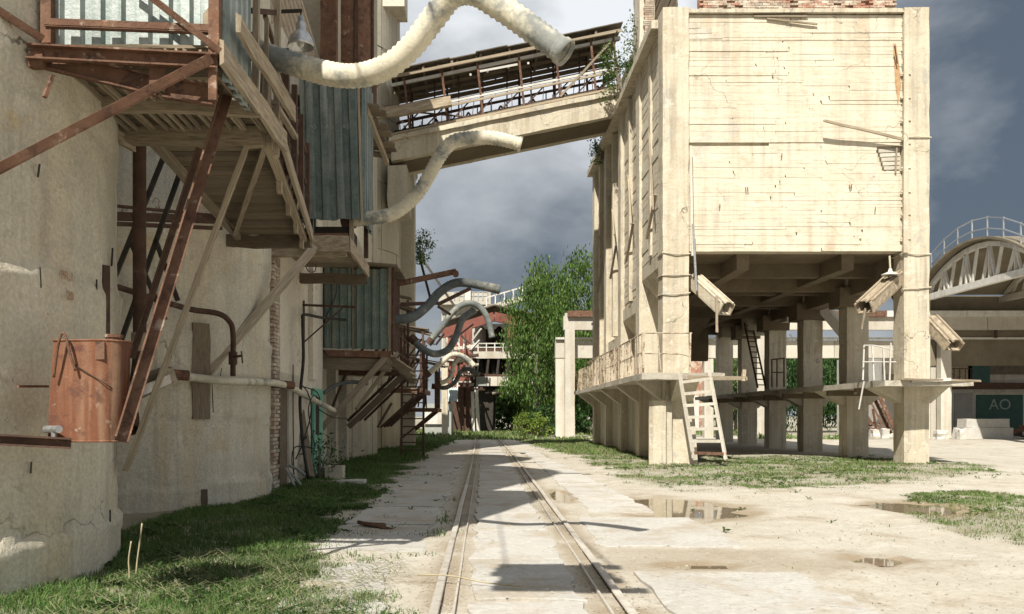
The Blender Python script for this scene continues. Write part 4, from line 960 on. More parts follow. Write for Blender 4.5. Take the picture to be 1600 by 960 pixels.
# ------------------------------------------------------------------ far steel galleries, ladder, booms on the left
st = thing('steel_ladder', 'dark steel ladder standing at the base of the panelled silo', 'ladder', at(643, 712, 33))
for x in (627, 661): bar(st, 'stringer', M['rustdark'], at(x, 716, 33), at(x+2, 535, 33), .08, .05)
for i in range(14): bar(st, 'rung', M['rustdark'], at(628, 704-12.4*i, 32.98), at(661, 704-12.4*i, 32.98), .045, .045)
bar(st, 'brace', M['rustdark'], at(636, 648, 32.9), at(664, 590, 32.9), .05, .04)
bm = thing('steel_boom', 'rusty steel boom jutting out above the dark hose', 'boom', at(620, 443, 25.5))
MB().angle(at(600, 452, 25), at(713, 428, 25.4), .14, .02).build('boom', M['rust'], bm)
MB().lathe(at(712, 428, 25.35), [(.01,-.1),(.09,-.1),(.09,.1),(.01,.1)], 10, (0,1,0)).build('pulley', M['rust'], bm)
bm = thing('steel_boom', 'dark boom with red end under the dark hose', 'boom', at(660, 485, 29))
MB().angle(at(625, 478, 28), at(684, 476, 28.6), .10, .02).bar(at(684, 476, 28.6), at(735, 451, 29), .1, .12).build('boom', M['rustdark'], bm)
bar(bm, 'brace', M['rustdark'], at(684, 479, 28.6), at(704, 492, 28.7), .07, .07)
def gallery(lab, d0, d1, zf, xo, seed):
    g = thing('steel_gallery', lab, 'gallery', (-3.2, d0, zf), 'steel galleries along the far silos'); rr = random.Random(seed)
    n = int((d1-d0)/.35)
    for i in range(n): bar(g, 'floor_board', M['wooddark'], V(-4.3, d0+i*.35, zf), V(xo+rr.uniform(-.1,.1), d0+i*.35, zf), .33, .04)
    for i in range(int((d1-d0)/1.2)+1):
        yy = min(d1, d0+i*1.2); bar(g, 'post', M['rustdark'], V(xo, yy, zf-.1), V(xo, yy, zf+rr.uniform(1.2, 2.6)), .08, .08)
        bar(g, 'strut', M['rustdark'], V(xo+.05, yy, zf-.05), V(-4.0, yy, zf-1.5), .08, .08)
    for k in (.5, 1.05): bar(g, 'rail', M['rustdark'], V(xo, d0, zf+k), V(xo, d1, zf+k), .05, .05)
    bar(g, 'edge_beam', M['rust'], V(xo+.05, d0, zf-.08), V(xo+.05, d1, zf-.08), .1, .18)
    bar(g, 'edge_beam', M['rust'], V(-4.3, d0-.05, zf-.08), V(xo, d0-.05, zf-.08), .1, .18)
    for i in range(5):
        yy = rr.uniform(d0, d1); bar(g, 'roof_board', M['wooddark'], V(-4.3, yy, zf+2.6+rr.uniform(-.1,.2)), V(xo+.3, yy+rr.uniform(-.2,.2), zf+2.2+rr.uniform(-.2,.1)), .45, .04)
    for i in range(7):
        yy = rr.uniform(d0, d1); bar(g, 'scrap_bar', M['rustdark'], V(rr.uniform(-4,-2.8), yy, zf+rr.uniform(0,.6)), V(rr.uniform(-3.4, xo), yy+rr.uniform(-.6,.6), zf+rr.uniform(1,2.4)), .06, .05)
    return g
gallery('rusty gallery with boards right behind the green cabin', 26.2, 30.5, 2.9, -2.55, 4)
gallery('rusty gallery with railing beyond the steel ladder', 34.5, 39, 2.6, -2.45, 8)
gallery('small far gallery with railing by the pale post', 42, 46, 1.9, -2.3, 9)
po = thing('steel_mast', 'white leaning stay poles behind the far silo top', 'mast', at(690, 470, 52))
for (x0, y0, x1, y1) in ((655, 398, 718, 490), (655, 400, 672, 465)):
    bar(po, 'pole', M['white'] if x1 > 700 else M['soot'], at(x0, y0, 52), at(x1, y1, 52), .14, .14)
# ------------------------------------------------------------------ cream bunker on columns
bk = thing('bunker_building', 'large cream concrete bunker raised on columns right of the track', 'building', (10, 37, 0))
XL, XR, Y0, BAY, ZT, ZB = 5.7, 14.15, 28.5, 4.5, 14.5, 6.8
YL = [Y0+BAY*i for i in range(5)]; YR = [Y0+BAY*i for i in range(6)]
for i, yc in enumerate(YL):
    c = MB().rough((XL-(.0 if i else .03), yc, -.1), (XL+.8, yc+.75, ZT-.25 if i else ZT+.05), .30, .022 if i == 0 else .016)
    c.build('column', M['cream'], bk)
for i, yc in enumerate(YR):
    MB().rough((XR-.8, yc, -.1), (XR, yc+.75, ZT+.05 if i == 0 else 6.9), .30, .022 if i == 0 else .016).build('column', M['cream'], bk)
# foot of the near left column: splayed block
MB().hexa([V(5.72,28.3,-.1), V(6.75,28.3,-.1), V(6.75,29.3,-.1), V(5.72,29.3,-.1)], [V(5.76,28.44,2.6), V(6.6,28.44,2.6), V(6.6,29.2,2.6), V(5.76,29.2,2.6)]).build('column_foot', M['cream'], bk)
# front wall, lined board by board
wall = MB().box((XL+.8, Y0+.25, ZB), (XR-.8, Y0+.6, ZT-.02)).build('front_wall', M['cream'], bk)
z = ZB+.01; row = 0; rr = random.Random(5)
while z < ZT-.2:
    h = rr.choice((.09, .10, .12, .14)); out = .02 if z > 10.2 else 0.0
    cuts = [XL+.8] + sorted(rr.uniform(XL+2, XR-2) for _ in range(rr.choice((1, 1, 2)))) + [XR-.8]
    for a, b in zip(cuts, cuts[1:]):
        if abs(z-10.1) < .12 and rr.random() < .3: continue
        if b > 12.5 and 9.3 < z < 10.05: b = 12.55
        dy = rr.uniform(-.007, .007) - (.014 if rr.random() < .12 and b-a < 3.5 else 0) - out
        bar(bk, 'facing_board', M['cream_board'], V(a+.004, Y0+.2+dy, z+h/2), V(b-.004, Y0+.2+dy+rr.uniform(-.006,.006), z+h/2+rr.uniform(-.008,.008)), .11, h+(.006 if rr.random() < .8 else -.008), kind='block%d' % rr.randrange(8))
    z += h; row += 1
# broken-out corner with bare laths
for k in range(5): bar(bk, 'lath', M['trestle'], V(12.6+.04*k, Y0+.16-.01*k, 10.02-.14*k), V(13.3, Y0+.2, 10.06-.14*k), .03, .11)
bar(bk, 'lath', M['wood'], V(13.12, Y0+.1, 9.3), V(13.16, Y0+.1, 10.1), .05, .03)
bar(bk, 'ledge', M['cream'], V(XL+.8, Y0+.12, ZT-.06), V(XR-.8, Y0+.12, ZT-.04), .24, .12, kind='block1')
bar(bk, 'ledge', M['cream'], V(XL+.8, Y0+.14, 13.55), V(XR-.8, Y0+.14, 13.57), .05, .04, kind='block2')
for k in range(3): bar(bk, 'lath', M['trestle'], V(XL+.82, Y0+.13, 13.66+.17*k), V(XL+1.9-.35*k, Y0+.13, 13.68+.17*k), .03, .15)
bar(bk, 'lath', M['wood'], V(9.0, Y0+.08, 14.22), V(10.6, Y0+.04, 14.02), .05, .05)
bar(bk, 'lath', M['wood'], V(8.6, Y0+.08, 14.3), V(10.3, Y0+.08, 14.3), .05, .06)
bar(bk, 'loose_pole', M['wood'], at(1288, 189, 28.2), at(1412, 218, 28.45), .07, .07)
bar(bk, 'conduit', M['trestle'], at(1079, 228, 28.4), at(1082, 400, 28.4), .07, .07); bar(bk, 'conduit', M['alu'], at(1083, 350, 28.3), at(1088, 455, 28.3), .06, .06)
bar(bk, 'conduit', M['cream'], at(1416, 60, 28.45), at(1415, 395, 28.4), .14, .05)
for k in range(8):
    z_ = 7.2+.75*k; bar(bk, 'bracket', M['cream'], V(13.25, Y0+.05, z_), V(13.55, Y0-.02, z_+rr.uniform(-.04,.04)), .05, .05)
# rust bleeding from an anchor: a scale of rust on the plaster
MB().add([at(1396, 68, 28.6), at(1400, 69, 28.6), at(1405, 100, 28.6), at(1408, 135, 28.6), at(1403, 165, 28.6), at(1399, 130, 28.6), at(1397, 95, 28.6)], [(0,6,5,4,3,2,1)]).build('rust_run', M['runrust'], bk)
bar(bk, 'anchor_pin', M['rustdark'], at(1398, 72, 28.4), at(1402, 100, 28.5), .03, .03)
for (x, y_) in ((1165, 296), (1168, 296), (1125, 322), (1327, 292), (1331, 291), (1368, 327), (1222, 243)):
    bar(bk, 'tie_wire', M['wooddark'], at(x, y_-3, 28.6), at(x+rr.uniform(-1.5,1.5), y_+3, 28.57), .02, .03)
# left flank: boarded bays between the pilasters
ZLO = [7.0, 6.0, 5.0, 4.3]
for i in range(4):
    ya, yb = YL[i]+.75, YL[i+1]; zlo = ZLO[i]; rec = (.10, .16, .38, .22)[i]
    MB().box((XL+rec+.12, ya, zlo), (XL+rec+.4, yb, ZT-.2)).build('flank_wall', M['cream'], bk)
    z = zlo
    while z < ZT-.4:
        h = rr.choice((.2, .24, .28))
        if i == 2 and 7.9 < z < 9.2: z += h; continue
        bar(bk, 'facing_board', M['cream_board'], V(XL+rec+.06+rr.uniform(-.02,.02), ya+.01, z+h/2), V(XL+rec+.06+rr.uniform(-.02,.02), yb-.01, z+h/2+rr.uniform(-.02,.02)), .12, h-.014, kind='block%d' % rr.randrange(8)); z += h
    # mid rib and leaning sticks
    ym = (ya+yb)/2
    MB().rough((XL+.02, ym-.16, zlo+.1), (XL+rec+.05, ym+.16, ZT-.4), .5, .02).build('rib', M['cream'], bk)
    bar(bk, 'loose_stick', M['wood'], V(XL-.08, ya+.6, 8.4+i*.5), V(XL+.02, ya+1.9, 11.4-i*.3), .06, .06)
    bar(bk, 'loose_stick', M['wood'], V(XL-.06, ya+1.9, 7.7), V(XL+.05, ya+.9, 9.0), .09, .07)
    # sloping hopper lip at the foot of the bay and fin below
    MB().hexa([V(XL+.1,ya,zlo-.5), V(XL+.9,ya,zlo-1.5), V(XL+.9,yb,zlo-1.5), V(XL+.1,yb,zlo-.5)], [V(XL+.1,ya,zlo-.02), V(XL+.9,ya,zlo-.02), V(XL+.9,yb,zlo-.02), V(XL+.1,yb,zlo-.02)]).build('hopper_lip', M['cream'], bk)
    if i: MB().rough((XL+.55, ya, 2.86), (XL+.75, yb, zlo), .6, .015).build('inner_wall', M['cream'], bk)
    MB().rough((XL+.3, ya, -.1), (XL+.5, yb, 2.6), .6, .015).build('base_panel', M['silo2'], bk)
MB().rough((5.45, 28.5+.8, ZT-.28), (6.9, 47.6, ZT-.0), .6, .025).build('cornice', M['cream'], bk)
# roof, upper wall boards, brick parapet
MB().box((6.4, 28.9, ZT), (14, 47.3, ZT+.05)).build('roof', M['cream'], bk)
z = ZT+.06
for k in range(9):
    bar(bk, 'upper_board', M['wooddark'], V(6.35+rr.uniform(-.02,.02), 29.6, z+.14), V(6.35, 46.5, z+.14), .06, .26); z += .28
bwl = MB().box((7.0, 29.06, ZT), (13.3, 29.5, ZT+2.5)).build('brick_parapet', M['brick'], bk)
for r_ in range(7):
    for k in range(25):
        x = 6.95+.255*k+(.125 if r_ % 2 else 0)
        if rr.random() < .12 or x+.245 > 13.35: continue
        bar(bwl, 'brick', M['brickpale'] if rr.random() < .8 else M['brick'], V(x, 29.0+rr.uniform(-.02,.02), ZT+.05+.075*r_), V(x+.243, 29.0, ZT+.05+.075*r_), .12, .062)
MB().rough((5.75, 33.2, ZT-.1), (6.3, 34.6, 19), .4, .03).build('brick_pier', M['plaster'], bk)
for r_ in range(30): bar(bk, 'brick', M['brickpale'], V(5.9+rr.uniform(-.03,.03), 33.12, 15.1+.08*r_), V(6.25, 33.12, 15.1+.08*r_), .12, .064)
# soffit with deep ribs, hoppers
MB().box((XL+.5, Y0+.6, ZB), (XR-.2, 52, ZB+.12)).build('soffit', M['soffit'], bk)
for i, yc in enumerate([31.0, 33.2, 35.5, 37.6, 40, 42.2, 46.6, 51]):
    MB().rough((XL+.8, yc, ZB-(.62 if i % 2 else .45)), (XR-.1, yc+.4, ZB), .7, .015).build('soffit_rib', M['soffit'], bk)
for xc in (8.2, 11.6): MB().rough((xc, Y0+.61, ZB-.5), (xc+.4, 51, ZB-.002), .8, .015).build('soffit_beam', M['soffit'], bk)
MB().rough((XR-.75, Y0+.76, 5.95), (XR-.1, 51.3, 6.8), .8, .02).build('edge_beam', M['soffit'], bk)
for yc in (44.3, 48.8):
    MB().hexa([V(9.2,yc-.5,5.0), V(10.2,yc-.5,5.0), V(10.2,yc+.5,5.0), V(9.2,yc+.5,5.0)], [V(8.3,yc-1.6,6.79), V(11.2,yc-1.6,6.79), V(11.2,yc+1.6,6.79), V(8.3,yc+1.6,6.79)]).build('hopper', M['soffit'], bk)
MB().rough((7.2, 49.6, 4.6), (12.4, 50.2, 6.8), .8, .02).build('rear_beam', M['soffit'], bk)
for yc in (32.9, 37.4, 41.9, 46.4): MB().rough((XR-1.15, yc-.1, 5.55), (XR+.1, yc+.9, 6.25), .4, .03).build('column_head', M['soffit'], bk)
# walkways around the bunker
MB().rough((4.8, 27.35, 2.66), (7.35, 28.45, 2.86), .25, .03).build('walkway_slab', M['ledge'], bk)
MB().rough((4.8, 28.46, 2.68), (6.9, 48, 2.86), .3, .03).build('walkway_slab', M['ledge'], bk)
MB().rough((12.2, 27.35, 2.46), (14.95, 52, 2.64), .35, .03).build('walkway_slab', M['ledge'], bk)
for yc in YL: MB().hexa([V(5.68,yc+.1,2.05), V(5.72,yc+.1,2.05), V(5.72,yc+.65,2.05), V(5.68,yc+.65,2.05)], [V(4.85,yc+.1,2.68), V(5.9,yc+.1,2.68), V(5.9,yc+.65,2.68), V(4.85,yc+.65,2.68)]).build('slab_bracket', M['silo2'], bk)
MB().hexa([V(5.9,28.40,2.0), V(6.6,28.40,2.0), V(6.6,28.46,2.0), V(5.9,28.46,2.0)], [V(5.9,27.45,2.67), V(6.6,27.45,2.67), V(6.6,28.5,2.67), V(5.9,28.5,2.67)]).build('slab_bracket', M['silo2'], bk)
for i, yc in enumerate(YR):
    for (xa, xb, xt) in ((12.3, 13.36, 13.3), (14.85, 14.14, 14.2)):
        MB().hexa([V(xt,yc+.1,1.95), V(xt+.05,yc+.1,1.95), V(xt+.05,yc+.65,1.95), V(xt,yc+.65,1.95)], [V(min(xa,xb),yc+.1,2.48), V(max(xa,xb),yc+.1,2.48), V(max(xa,xb),yc+.65,2.48), V(min(xa,xb),yc+.65,2.48)]).build('slab_bracket', M['silo2'], bk)
for k in range(9):
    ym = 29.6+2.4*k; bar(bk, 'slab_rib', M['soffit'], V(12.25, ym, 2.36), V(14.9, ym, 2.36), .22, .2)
bar(bk, 'edge_plank', M['wood'], V(12.7, 27.3, 2.66), V(15.15, 27.5, 2.62), .3, .06); bar(bk, 'edge_plank', M['white'], V(13.0, 27.28, 2.60), V(14.2, 27.28, 2.66), .05, .09)
bar(bk, 'edge_plank', M['wood'], V(6.2, 27.30, 2.72), V(8.0, 27.3, 2.68), .12, .12); bar(bk, 'edge_plank', M['wood'], V(7.85, 27.2, 2.6), V(7.9, 27.25, 2.95), .1, .12)
# railing of the left walkway
rl = MB().tube([V(4.86, 27.45, 4.08), V(4.87, 34, 4.06), V(4.84, 42.3, 4.05)], .025, 6).tube([V(4.86, 27.45, 3.5), V(4.87, 36, 3.45)], .018, 5).build('railing', M['railing'], bk)
yy = 27.45; k = 0
while yy < 47.5:
    if not (k % 9 == 4 and yy < 31):
        ln = rr.uniform(-.09, .09); big = k % 7 == 0
        bar(rl, 'baluster', M['railing'], V(4.86, yy, 2.86), V(4.86+rr.uniform(-.03,.03), yy+(0 if big else ln), 4.07 if yy < 42.4 else 3.9), .045 if big else .026, .045 if big else .026)
    yy += .42; k += 1
rl2 = MB().tube([V(4.86, 27.42, 4.08), V(6.35, 27.42, 4.08)], .022, 6).tube([V(4.86, 27.42, 3.46), V(6.0, 27.42, 3.44), V(6.3, 27.42, 3.36)], .018, 5).build('railing', M['railing'], bk)
for x in (4.86, 6.28): bar(rl2, 'baluster', M['railing'], V(x, 27.42, 2.86), V(x+.02, 27.42, 4.1), .05, .05)
bar(rl2, 'baluster', M['railing'], V(5.4, 27.42, 2.86), V(5.3, 27.42, 4.0), .03, .03)
# rails and rubbish on the right walkway
rl3 = MB().tube([at(1205, 562, 39), at(1226, 560, 39)], .03, 5).tube([at(1205, 582, 39), at(1226, 582, 39)], .025, 5).build('railing', M['rust'], bk)
for x in (1206, 1214, 1225): bar(rl3, 'baluster', M['rust'], at(x, 605, 39), at(x, 561, 39), .05, .05)
rl4 = MB().tube([at(1350, 540, 27.6), at(1365, 540, 27.8), at(1395, 547, 28)], .02, 5).tube([at(1348, 566, 27.5), at(1400, 566, 28)], .02, 5).build('railing', M['white'], bk)
for (x, t_) in ((1350, 540), (1363, 541), (1380, 545), (1392, 536)): bar(rl4, 'baluster', M['white'], at(x+rr.uniform(-3,3), 594, 27.7), at(x, t_, 27.7), .04, .04)
bar(rl4, 'bent_bar', M['white'], at(1350, 596, 27.2), at(1342, 640, 27.1), .03, .03)
# ropes and bands tied around the front columns
for (x0, x1, y0_, zz) in ((XL-.05, XL+.83, Y0-.03, 6.72), (XL-.05, XL+.83, Y0-.03, 6.05), (XL-.05, XL+.83, Y0-.03, 5.45), (XR-.84, XR+.04, Y0-.03, 6.7), (XR-.84, XR+.04, Y0-.03, 5.6), (XR-.84, XR+.04, Y0-.03, 10.4)):
    pts = [V(x0, y0_+.8, zz), V(x0, y0_, zz+rr.uniform(-.05,.05)), V((x0+x1)/2, y0_-.02, zz+rr.uniform(-.06,.02)), V(x1, y0_, zz+rr.uniform(-.05,.05)), V(x1, y0_+.8, zz)]
    MB().tube(pts, .022, 6).build('binding', M['cream'], bk)
# chutes
def chute(name, p, q, w, h, m, parent=bk):
    p = Vector(p); q = Vector(q); t = (q-p).normalized(); r = t.cross(V(0,0,1)).normalized(); u = r.cross(t)
    mb = MB(); mb.bar(p, q, w, .04, u)
    for k in (-1, 1):
        o = r*(k*(w/2-.02))+u*(h/2); mb.bar(p+o, q+o, .04, h, u)
    mb.bar(p+u*h, q+u*h-t*.15, w+.03, .03, u)
    o = mb.build(name, m, parent)
    for k in (-.3, .3): bar(o, 'slat', m, p+r*(k*w)+u*(h+.04), q+r*(k*w)+u*(h+.04), .06, .04, u)
    return o
ch = chute('chute', at(1082, 446, 29.4), at(1132, 492, 28.0), .5, .36, M['cream']); bar(ch, 'stay', M['wood'], at(1120, 462, 27.9), at(1120, 520, 27.9), .07, .06)
ch = chute('chute', at(1405, 440, 29.0), at(1352, 490, 27.9), .55, .35, M['wood']); bar(ch, 'stay', M['wood'], at(1352, 482, 27.8), at(1346, 515, 27.8), .05, .05)
chute('chute', at(1448, 505, 29.6), at(1488, 548, 28.6), .6, .3, M['wood'])
chute('chute', at(1262, 462, 38), at(1326, 540, 37), .8, .35, M['trestle']); chute('chute', at(1395, 445, 31), at(1425, 500, 30.2), .7, .3, M['rustdark'])
for (x, y_, d) in ((1252, 480, 40), (1190, 500, 44), (1150, 505, 48)):
    MB().rough(at(x-22, y_+22, d), at(x+22, y_-25, d)+V(0, .9, 0), .4, .05).build('motor_box', M['silo2'], bk)
bl = thing('bunker_lamp', 'white shaded lamp under the right front edge of the bunker', 'lamp', at(1391, 420, 28.4))
MB().tube([at(1390, 400, 28.4), at(1391, 420, 28.4)], .03, 6).build('stem', M['cream'], bl)
MB().lathe(at(1391, 428, 28.4), [(.05,.16),(.07,.06),(.27,-.02),(.27,-.05),(.05,-.03)], 20).build('shade', M['white'], bl, True)
ll = thing('leaning_ladder', 'cream wooden ladder leaning on the front walkway of the bunker', 'ladder', at(1100, 715, 27.2))
a0, a1, b0, b1 = at(1062, 585, 27.3), at(1084, 716, 26.9), at(1108, 578, 27.3), at(1134, 718, 26.9)
bar(ll, 'stringer', M['trestle'], a0, a1, .09, .08); bar(ll, 'stringer', M['trestle'], b0, b1, .09, .08)
for i in range(7):
    t = .1+.84*i/6; bar(ll, 'rung', M['rust'] if i == 6 else M['trestle'], a0.lerp(a1, t)+V(-.05,0,0), b0.lerp(b1, t)+V(.05,0,0), .06, .09)
il = thing('inner_ladder', 'thin steel ladder rising inside the shaded bunker base', 'ladder', at(1185, 605, 44))
a0, a1 = at(1163, 505, 44), at(1184, 606, 42); o_ = V(.45, .25, 0)
bar(il, 'stringer', M['rustdark'], a0, a1, .07, .07); bar(il, 'stringer', M['rustdark'], a0+o_, a1+o_, .07, .07)
for i in range(12): bar(il, 'rung', M['rustdark'], a0.lerp(a1, (i+.5)/12), a0.lerp(a1, (i+.5)/12)+o_, .05, .05)
ps = thing('concrete_plate', 'tan concrete panel standing against the near bunker column', 'panel', (5.5, 28.2, 0))
MB().rough((5.16, 28.05, -.05), (5.68, 28.17, 2.02), .3, .012).build('panel', M['cream'], ps)
MB().rough((5.7, 28.2, 0), (5.9, 28.3, 1.9), .3, .01).build('edge_piece', M['silo2'], ps)

# ------------------------------------------------------------------ conveyor gallery between silo and bunker
gl = thing('conveyor_gallery', 'sloping conveyor gallery with open truss sides bridging silo and bunker', 'conveyor gallery', (1, 39, 13))
GX0, GX1, GS = -3.95, 5.75, .205
def gzt(x): return 13.4+GS*(x+3.5)
def gpt(x, y, dz): return V(x, y, gzt(x)+dz)
def slope_box(x0, x1, y0, y1, za, zb): return MB().hexa([gpt(x0,y0,za), gpt(x1,y0,za), gpt(x1,y1,za), gpt(x0,y1,za)], [gpt(x0,y0,zb), gpt(x1,y0,zb), gpt(x1,y1,zb), gpt(x0,y1,zb)])
def slope_rough(x0, x1, y0, y1, za, zb):
    mb = MB().rough((x0, y0, za), (x1, y1, zb), .4, .02); mb.v = [V(v.x, v.y, v.z+gzt(v.x)) for v in mb.v]; return mb
slope_rough(GX0, GX1, 38.0, 38.4, -.95, -.12).build('side_beam', M['cream'], gl)
slope_rough(GX0-.1, GX1, 37.86, 38.5, -.12, .08).build('beam_flange', M['cream'], gl)
slope_rough(GX0, GX1, 40.3, 40.7, -.95, .05).build('side_beam', M['cream'], gl)
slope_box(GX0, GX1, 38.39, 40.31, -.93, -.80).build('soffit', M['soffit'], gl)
slope_box(GX0, GX1, 38.39, 40.31, .0, .05).build('deck', M['roofdark'], gl)
for i in range(8):
    x0 = GX0+(GX1-GX0)*i/8; x1 = GX0+(GX1-GX0)*(i+1)/8
    dz = .03*(i % 2); slope_box(x0-.06, x1+.06, 37.55+.05*(i % 3), 41.0, 2.72+dz, 2.76+dz).build('roof_sheet', M['roofdark'], gl)
    slope_box(x0+.1, x0+.2, 37.7, 40.9, 2.56, 2.70).build('rafter', M['wooddark'], gl)
for yy, m_ in ((37.75, M['wood']), (38.7, M['wooddark']), (39.6, M['wooddark']), (40.6, M['wooddark'])):
    bar(gl, 'purlin', m_, gpt(GX0, yy, 2.5), gpt(GX1, yy, 2.5), .1, .12)
for x in (-3.3, -1.7, -.2, 1.55, 3.1, 4.6, 5.55):
    bar(gl, 'post', M['rust'], gpt(x+.15, 38.05, .05), gpt(x-.12, 37.95, 2.55), .09, .09); bar(gl, 'post', M['rustdark'], gpt(x+.1, 40.55, .05), gpt(x, 40.6, 2.7), .09, .09)
bar(gl, 'side_rail', M['white'], gpt(GX0, 37.98, 2.25), gpt(GX1, 37.98, 2.28), .09, .12)
for dz, m_ in ((1.05, M['white']), (.9, M['wood']), (.18, M['wood'])): bar(gl, 'side_rail', m_, gpt(GX0, 38.0, dz), gpt(GX1, 38.0, dz), .07, .09)
for dz in (.35, .95, 1.5): bar(gl, 'side_rail', M['rustdark'], gpt(GX0, 40.5, dz), gpt(GX1, 40.5, dz), .07, .10)
for yy in (38.9, 39.7): bar(gl, 'conveyor_beam', M['wooddark'], gpt(GX0, yy, .45), gpt(GX1, yy, .5), .12, .16)
for k in range(14): bar(gl, 'roller', M['rustdark'], gpt(GX0+.5+k*.66, 38.8, .55), gpt(GX0+.5+k*.66, 39.8, .55), .1, .1)
bar(gl, 'diagonal', M['wood'], gpt(3.2, 37.97, .3), gpt(5.5, 37.97, 2.3), .07, .09); bar(gl, 'diagonal', M['rustdark'], gpt(-3.2, 38.02, 1.0), gpt(-.2, 38.02, .1), .05, .06)
bar(gl, 'diagonal', M['wooddark'], gpt(4.2, 40.45, .2), gpt(5.5, 40.45, 1.4), .08, .1)
wf = bar(gl, 'window_frame', M['white'], gpt(-.2, 37.93, 2.05), gpt(1.4, 37.93, 2.02), .05, .09)
for x in (-.15, .3, .85, 1.38): bar(wf, 'mullion', M['white'], gpt(x, 37.93, 1.08), gpt(x, 37.93, 2.05), .05, .07)
for k in range(10): bar(gl, 'far_baluster', M['rustdark'], gpt(-2.8+k*.62, 40.45, .4), gpt(-2.8+k*.62, 40.45, 1.5), .05, .05)
for k in range(13):
    x = GX0+.3+k*.73; bar(gl, 'far_brace', M['rustdark'], gpt(x, 40.5, .1 if k % 2 else 1.3), gpt(x+.73, 40.5, 1.3 if k % 2 else .1), .06, .07)
for k in range(12): bar(gl, 'cross_batten', M['wooddark'], gpt(GX0+.4+k*.8, 37.75, 2.62), gpt(GX0+.45+k*.8, 40.85, 2.62), .08, .06)
for k in range(22): bar(gl, 'near_baluster', M['rustdark'], gpt(GX0+.4+k*.43, 38.1, .1), gpt(GX0+.4+k*.43+random.uniform(-.1,.1), 38.1, random.choice((.5, .9, 1.0))), .03, .03)
for k in range(2): bar(gl, 'far_cladding', M['wooddark'], gpt(GX0, 40.75, 2.27+.25*k), gpt(GX1, 40.75, 2.27+.25*k), .04, .2)
for k in range(9):
    x = GX0+.2+k*1.06; bar(gl, 'near_brace', M['rustdark'], gpt(x, 38.12, .1), gpt(x+1.06, 38.12, 1.0), .045, .05); bar(gl, 'inner_post', M['rustdark'], gpt(x+.5, 39.4, .5), gpt(x+.5, 39.4, 2.6), .06, .06)
for dz in (.55, 1.25, 1.75): bar(gl, 'side_rail', M['rustdark'], gpt(GX0, 39.9, dz), gpt(GX1, 39.9, dz+.05), .06, .08)
bar(gl, 'belt', M['soot'], gpt(GX0, 39.3, .62), gpt(GX1, 39.3, .66), .6, .04)
bar(gl, 'end_timber', M['wood'], at(570, 182, 37.5), at(705, 160, 37.6), .3, .4)
bar(gl, 'end_timber', M['wooddark'], at(600, 172, 38.5), at(640, 170, 38.5), .2, .3)
MB().rough((-4.1, 37.9, 10.4), (-3.3, 40.8, 12.15), .5, .05).build('bearing_block', M['silo2'], gl)

# ------------------------------------------------------------------ concrete trestle behind the bunker
tr = thing('concrete_trestle', 'long pale concrete trestle with rusty crane beam behind the bunker', 'trestle', (20, 62, 0))
D = 62.0
def tx(x): return (x-PX)/FOC*D
for (x, w, y_) in ((875, .62, 530), (890, .66, 490), (1161, .62, 530), (1187, .66, 500), (1458, .62, 530), (1475, .7, 500), (1106, .62, 530)):
    d = D if y_ > 510 else D-.9
    X = (x-PX)/FOC*d; MB().rough((X-w/2, d-.3, -.1), (X+w/2, d+.3, at(0, y_, d).z), .8, .02).build('column', M['trestle'], tr)
xs2 = [tx(867)+9.6*i for i in range(6)]
for a, b in zip(xs2, xs2[1:]): MB().rough((a+.02, D-.35, at(0, 560, D).z), (b-.02, D+.35, at(0, 533, D).z), 1.2, .02).build('beam', M['trestle'], tr)
for a, b in zip(xs2, xs2[1:]): MB().rough((a+.5, D-1.2, at(0, 518, D).z), (b+.46, D-.7, at(0, 497, D).z), 1.2, .02).build('upper_beam', M['trestle'], tr)
bar(tr, 'crane_rail', M['white'], V(tx(867), D-.45, at(0, 530, D).z), V(tx(1720), D-.45, at(0, 530, D).z), .2, .14)
for k in range(7):
    xa = tx(884)+5.4*k; bar(tr, 'girder', M['rust'] if k in (0, 3) else M['white'], V(xa, D-1.3, at(0, 494, D).z), V(xa+5.36, D-1.3, at(0, 494, D).z), .3, .40)
for k in range(9): bar(tr, 'hanger', M['rustdark'], V(xs2[0]+5+5*k, D-.9, at(0, 530, D).z), V(xs2[0]+5+5*k, D-.9, at(0, 518, D).z), .15, .15)
# ------------------------------------------------------------------ workshop and vaulted hall at the right
wsx = thing('workshop', 'white workshop with dark green AO door below the vaulted hall', 'building', (34, 66, 0))
MB().box((29.5, 66, -.1), (48, 75, 6.2)).build('wall', M['white'], wsx)
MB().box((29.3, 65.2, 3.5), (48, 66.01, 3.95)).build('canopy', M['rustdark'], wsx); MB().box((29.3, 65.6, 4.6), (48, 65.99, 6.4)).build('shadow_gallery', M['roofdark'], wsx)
gd = MB().box((36.2, 65.88, 0), (39.6, 65.98, 3.1)).build('door', M['doorgreen'], wsx)
lettering(gd, 'AO', V(37.9, 65.86, 2.35), (0,-1,0), 1.1, M['lettering'])
MB().box((36.0, 65.9, 3.1), (39.8, 65.97, 3.3)).build('door_lintel', M['trestle'], wsx)
MB().box((34.6, 65.9, -.1), (35.9, 65.98, 3.2)).build('grey_panel', M['greygreen'], wsx)
MB().box((31.6, 65.9, 1.0), (33.0, 65.98, 2.2)).build('window', M['soot'], wsx)
for k in range(4): MB().box((31.6+.36*k, 65.86, 1.0), (31.64+.36*k, 65.9, 2.2)).build('window_bar', M['white'], wsx)
for k, c in ((0, 'doorgreen'), (1, 'wood')): MB().box((35.3-1.3*k, 65.4, 4.0), (36.9-1.3*k, 65.6, 6.0)).build('stored_crate', M[c], wsx)
stx = thing('steel_stair', 'rusty steel stair climbing to the workshop gallery', 'stair', (33, 64, 0))
for k in (0, .9): bar(stx, 'stringer', M['rust'], V(30.6, 63.6+k, 0), V(32.9, 63.6+k, 3.9), .1, .25)
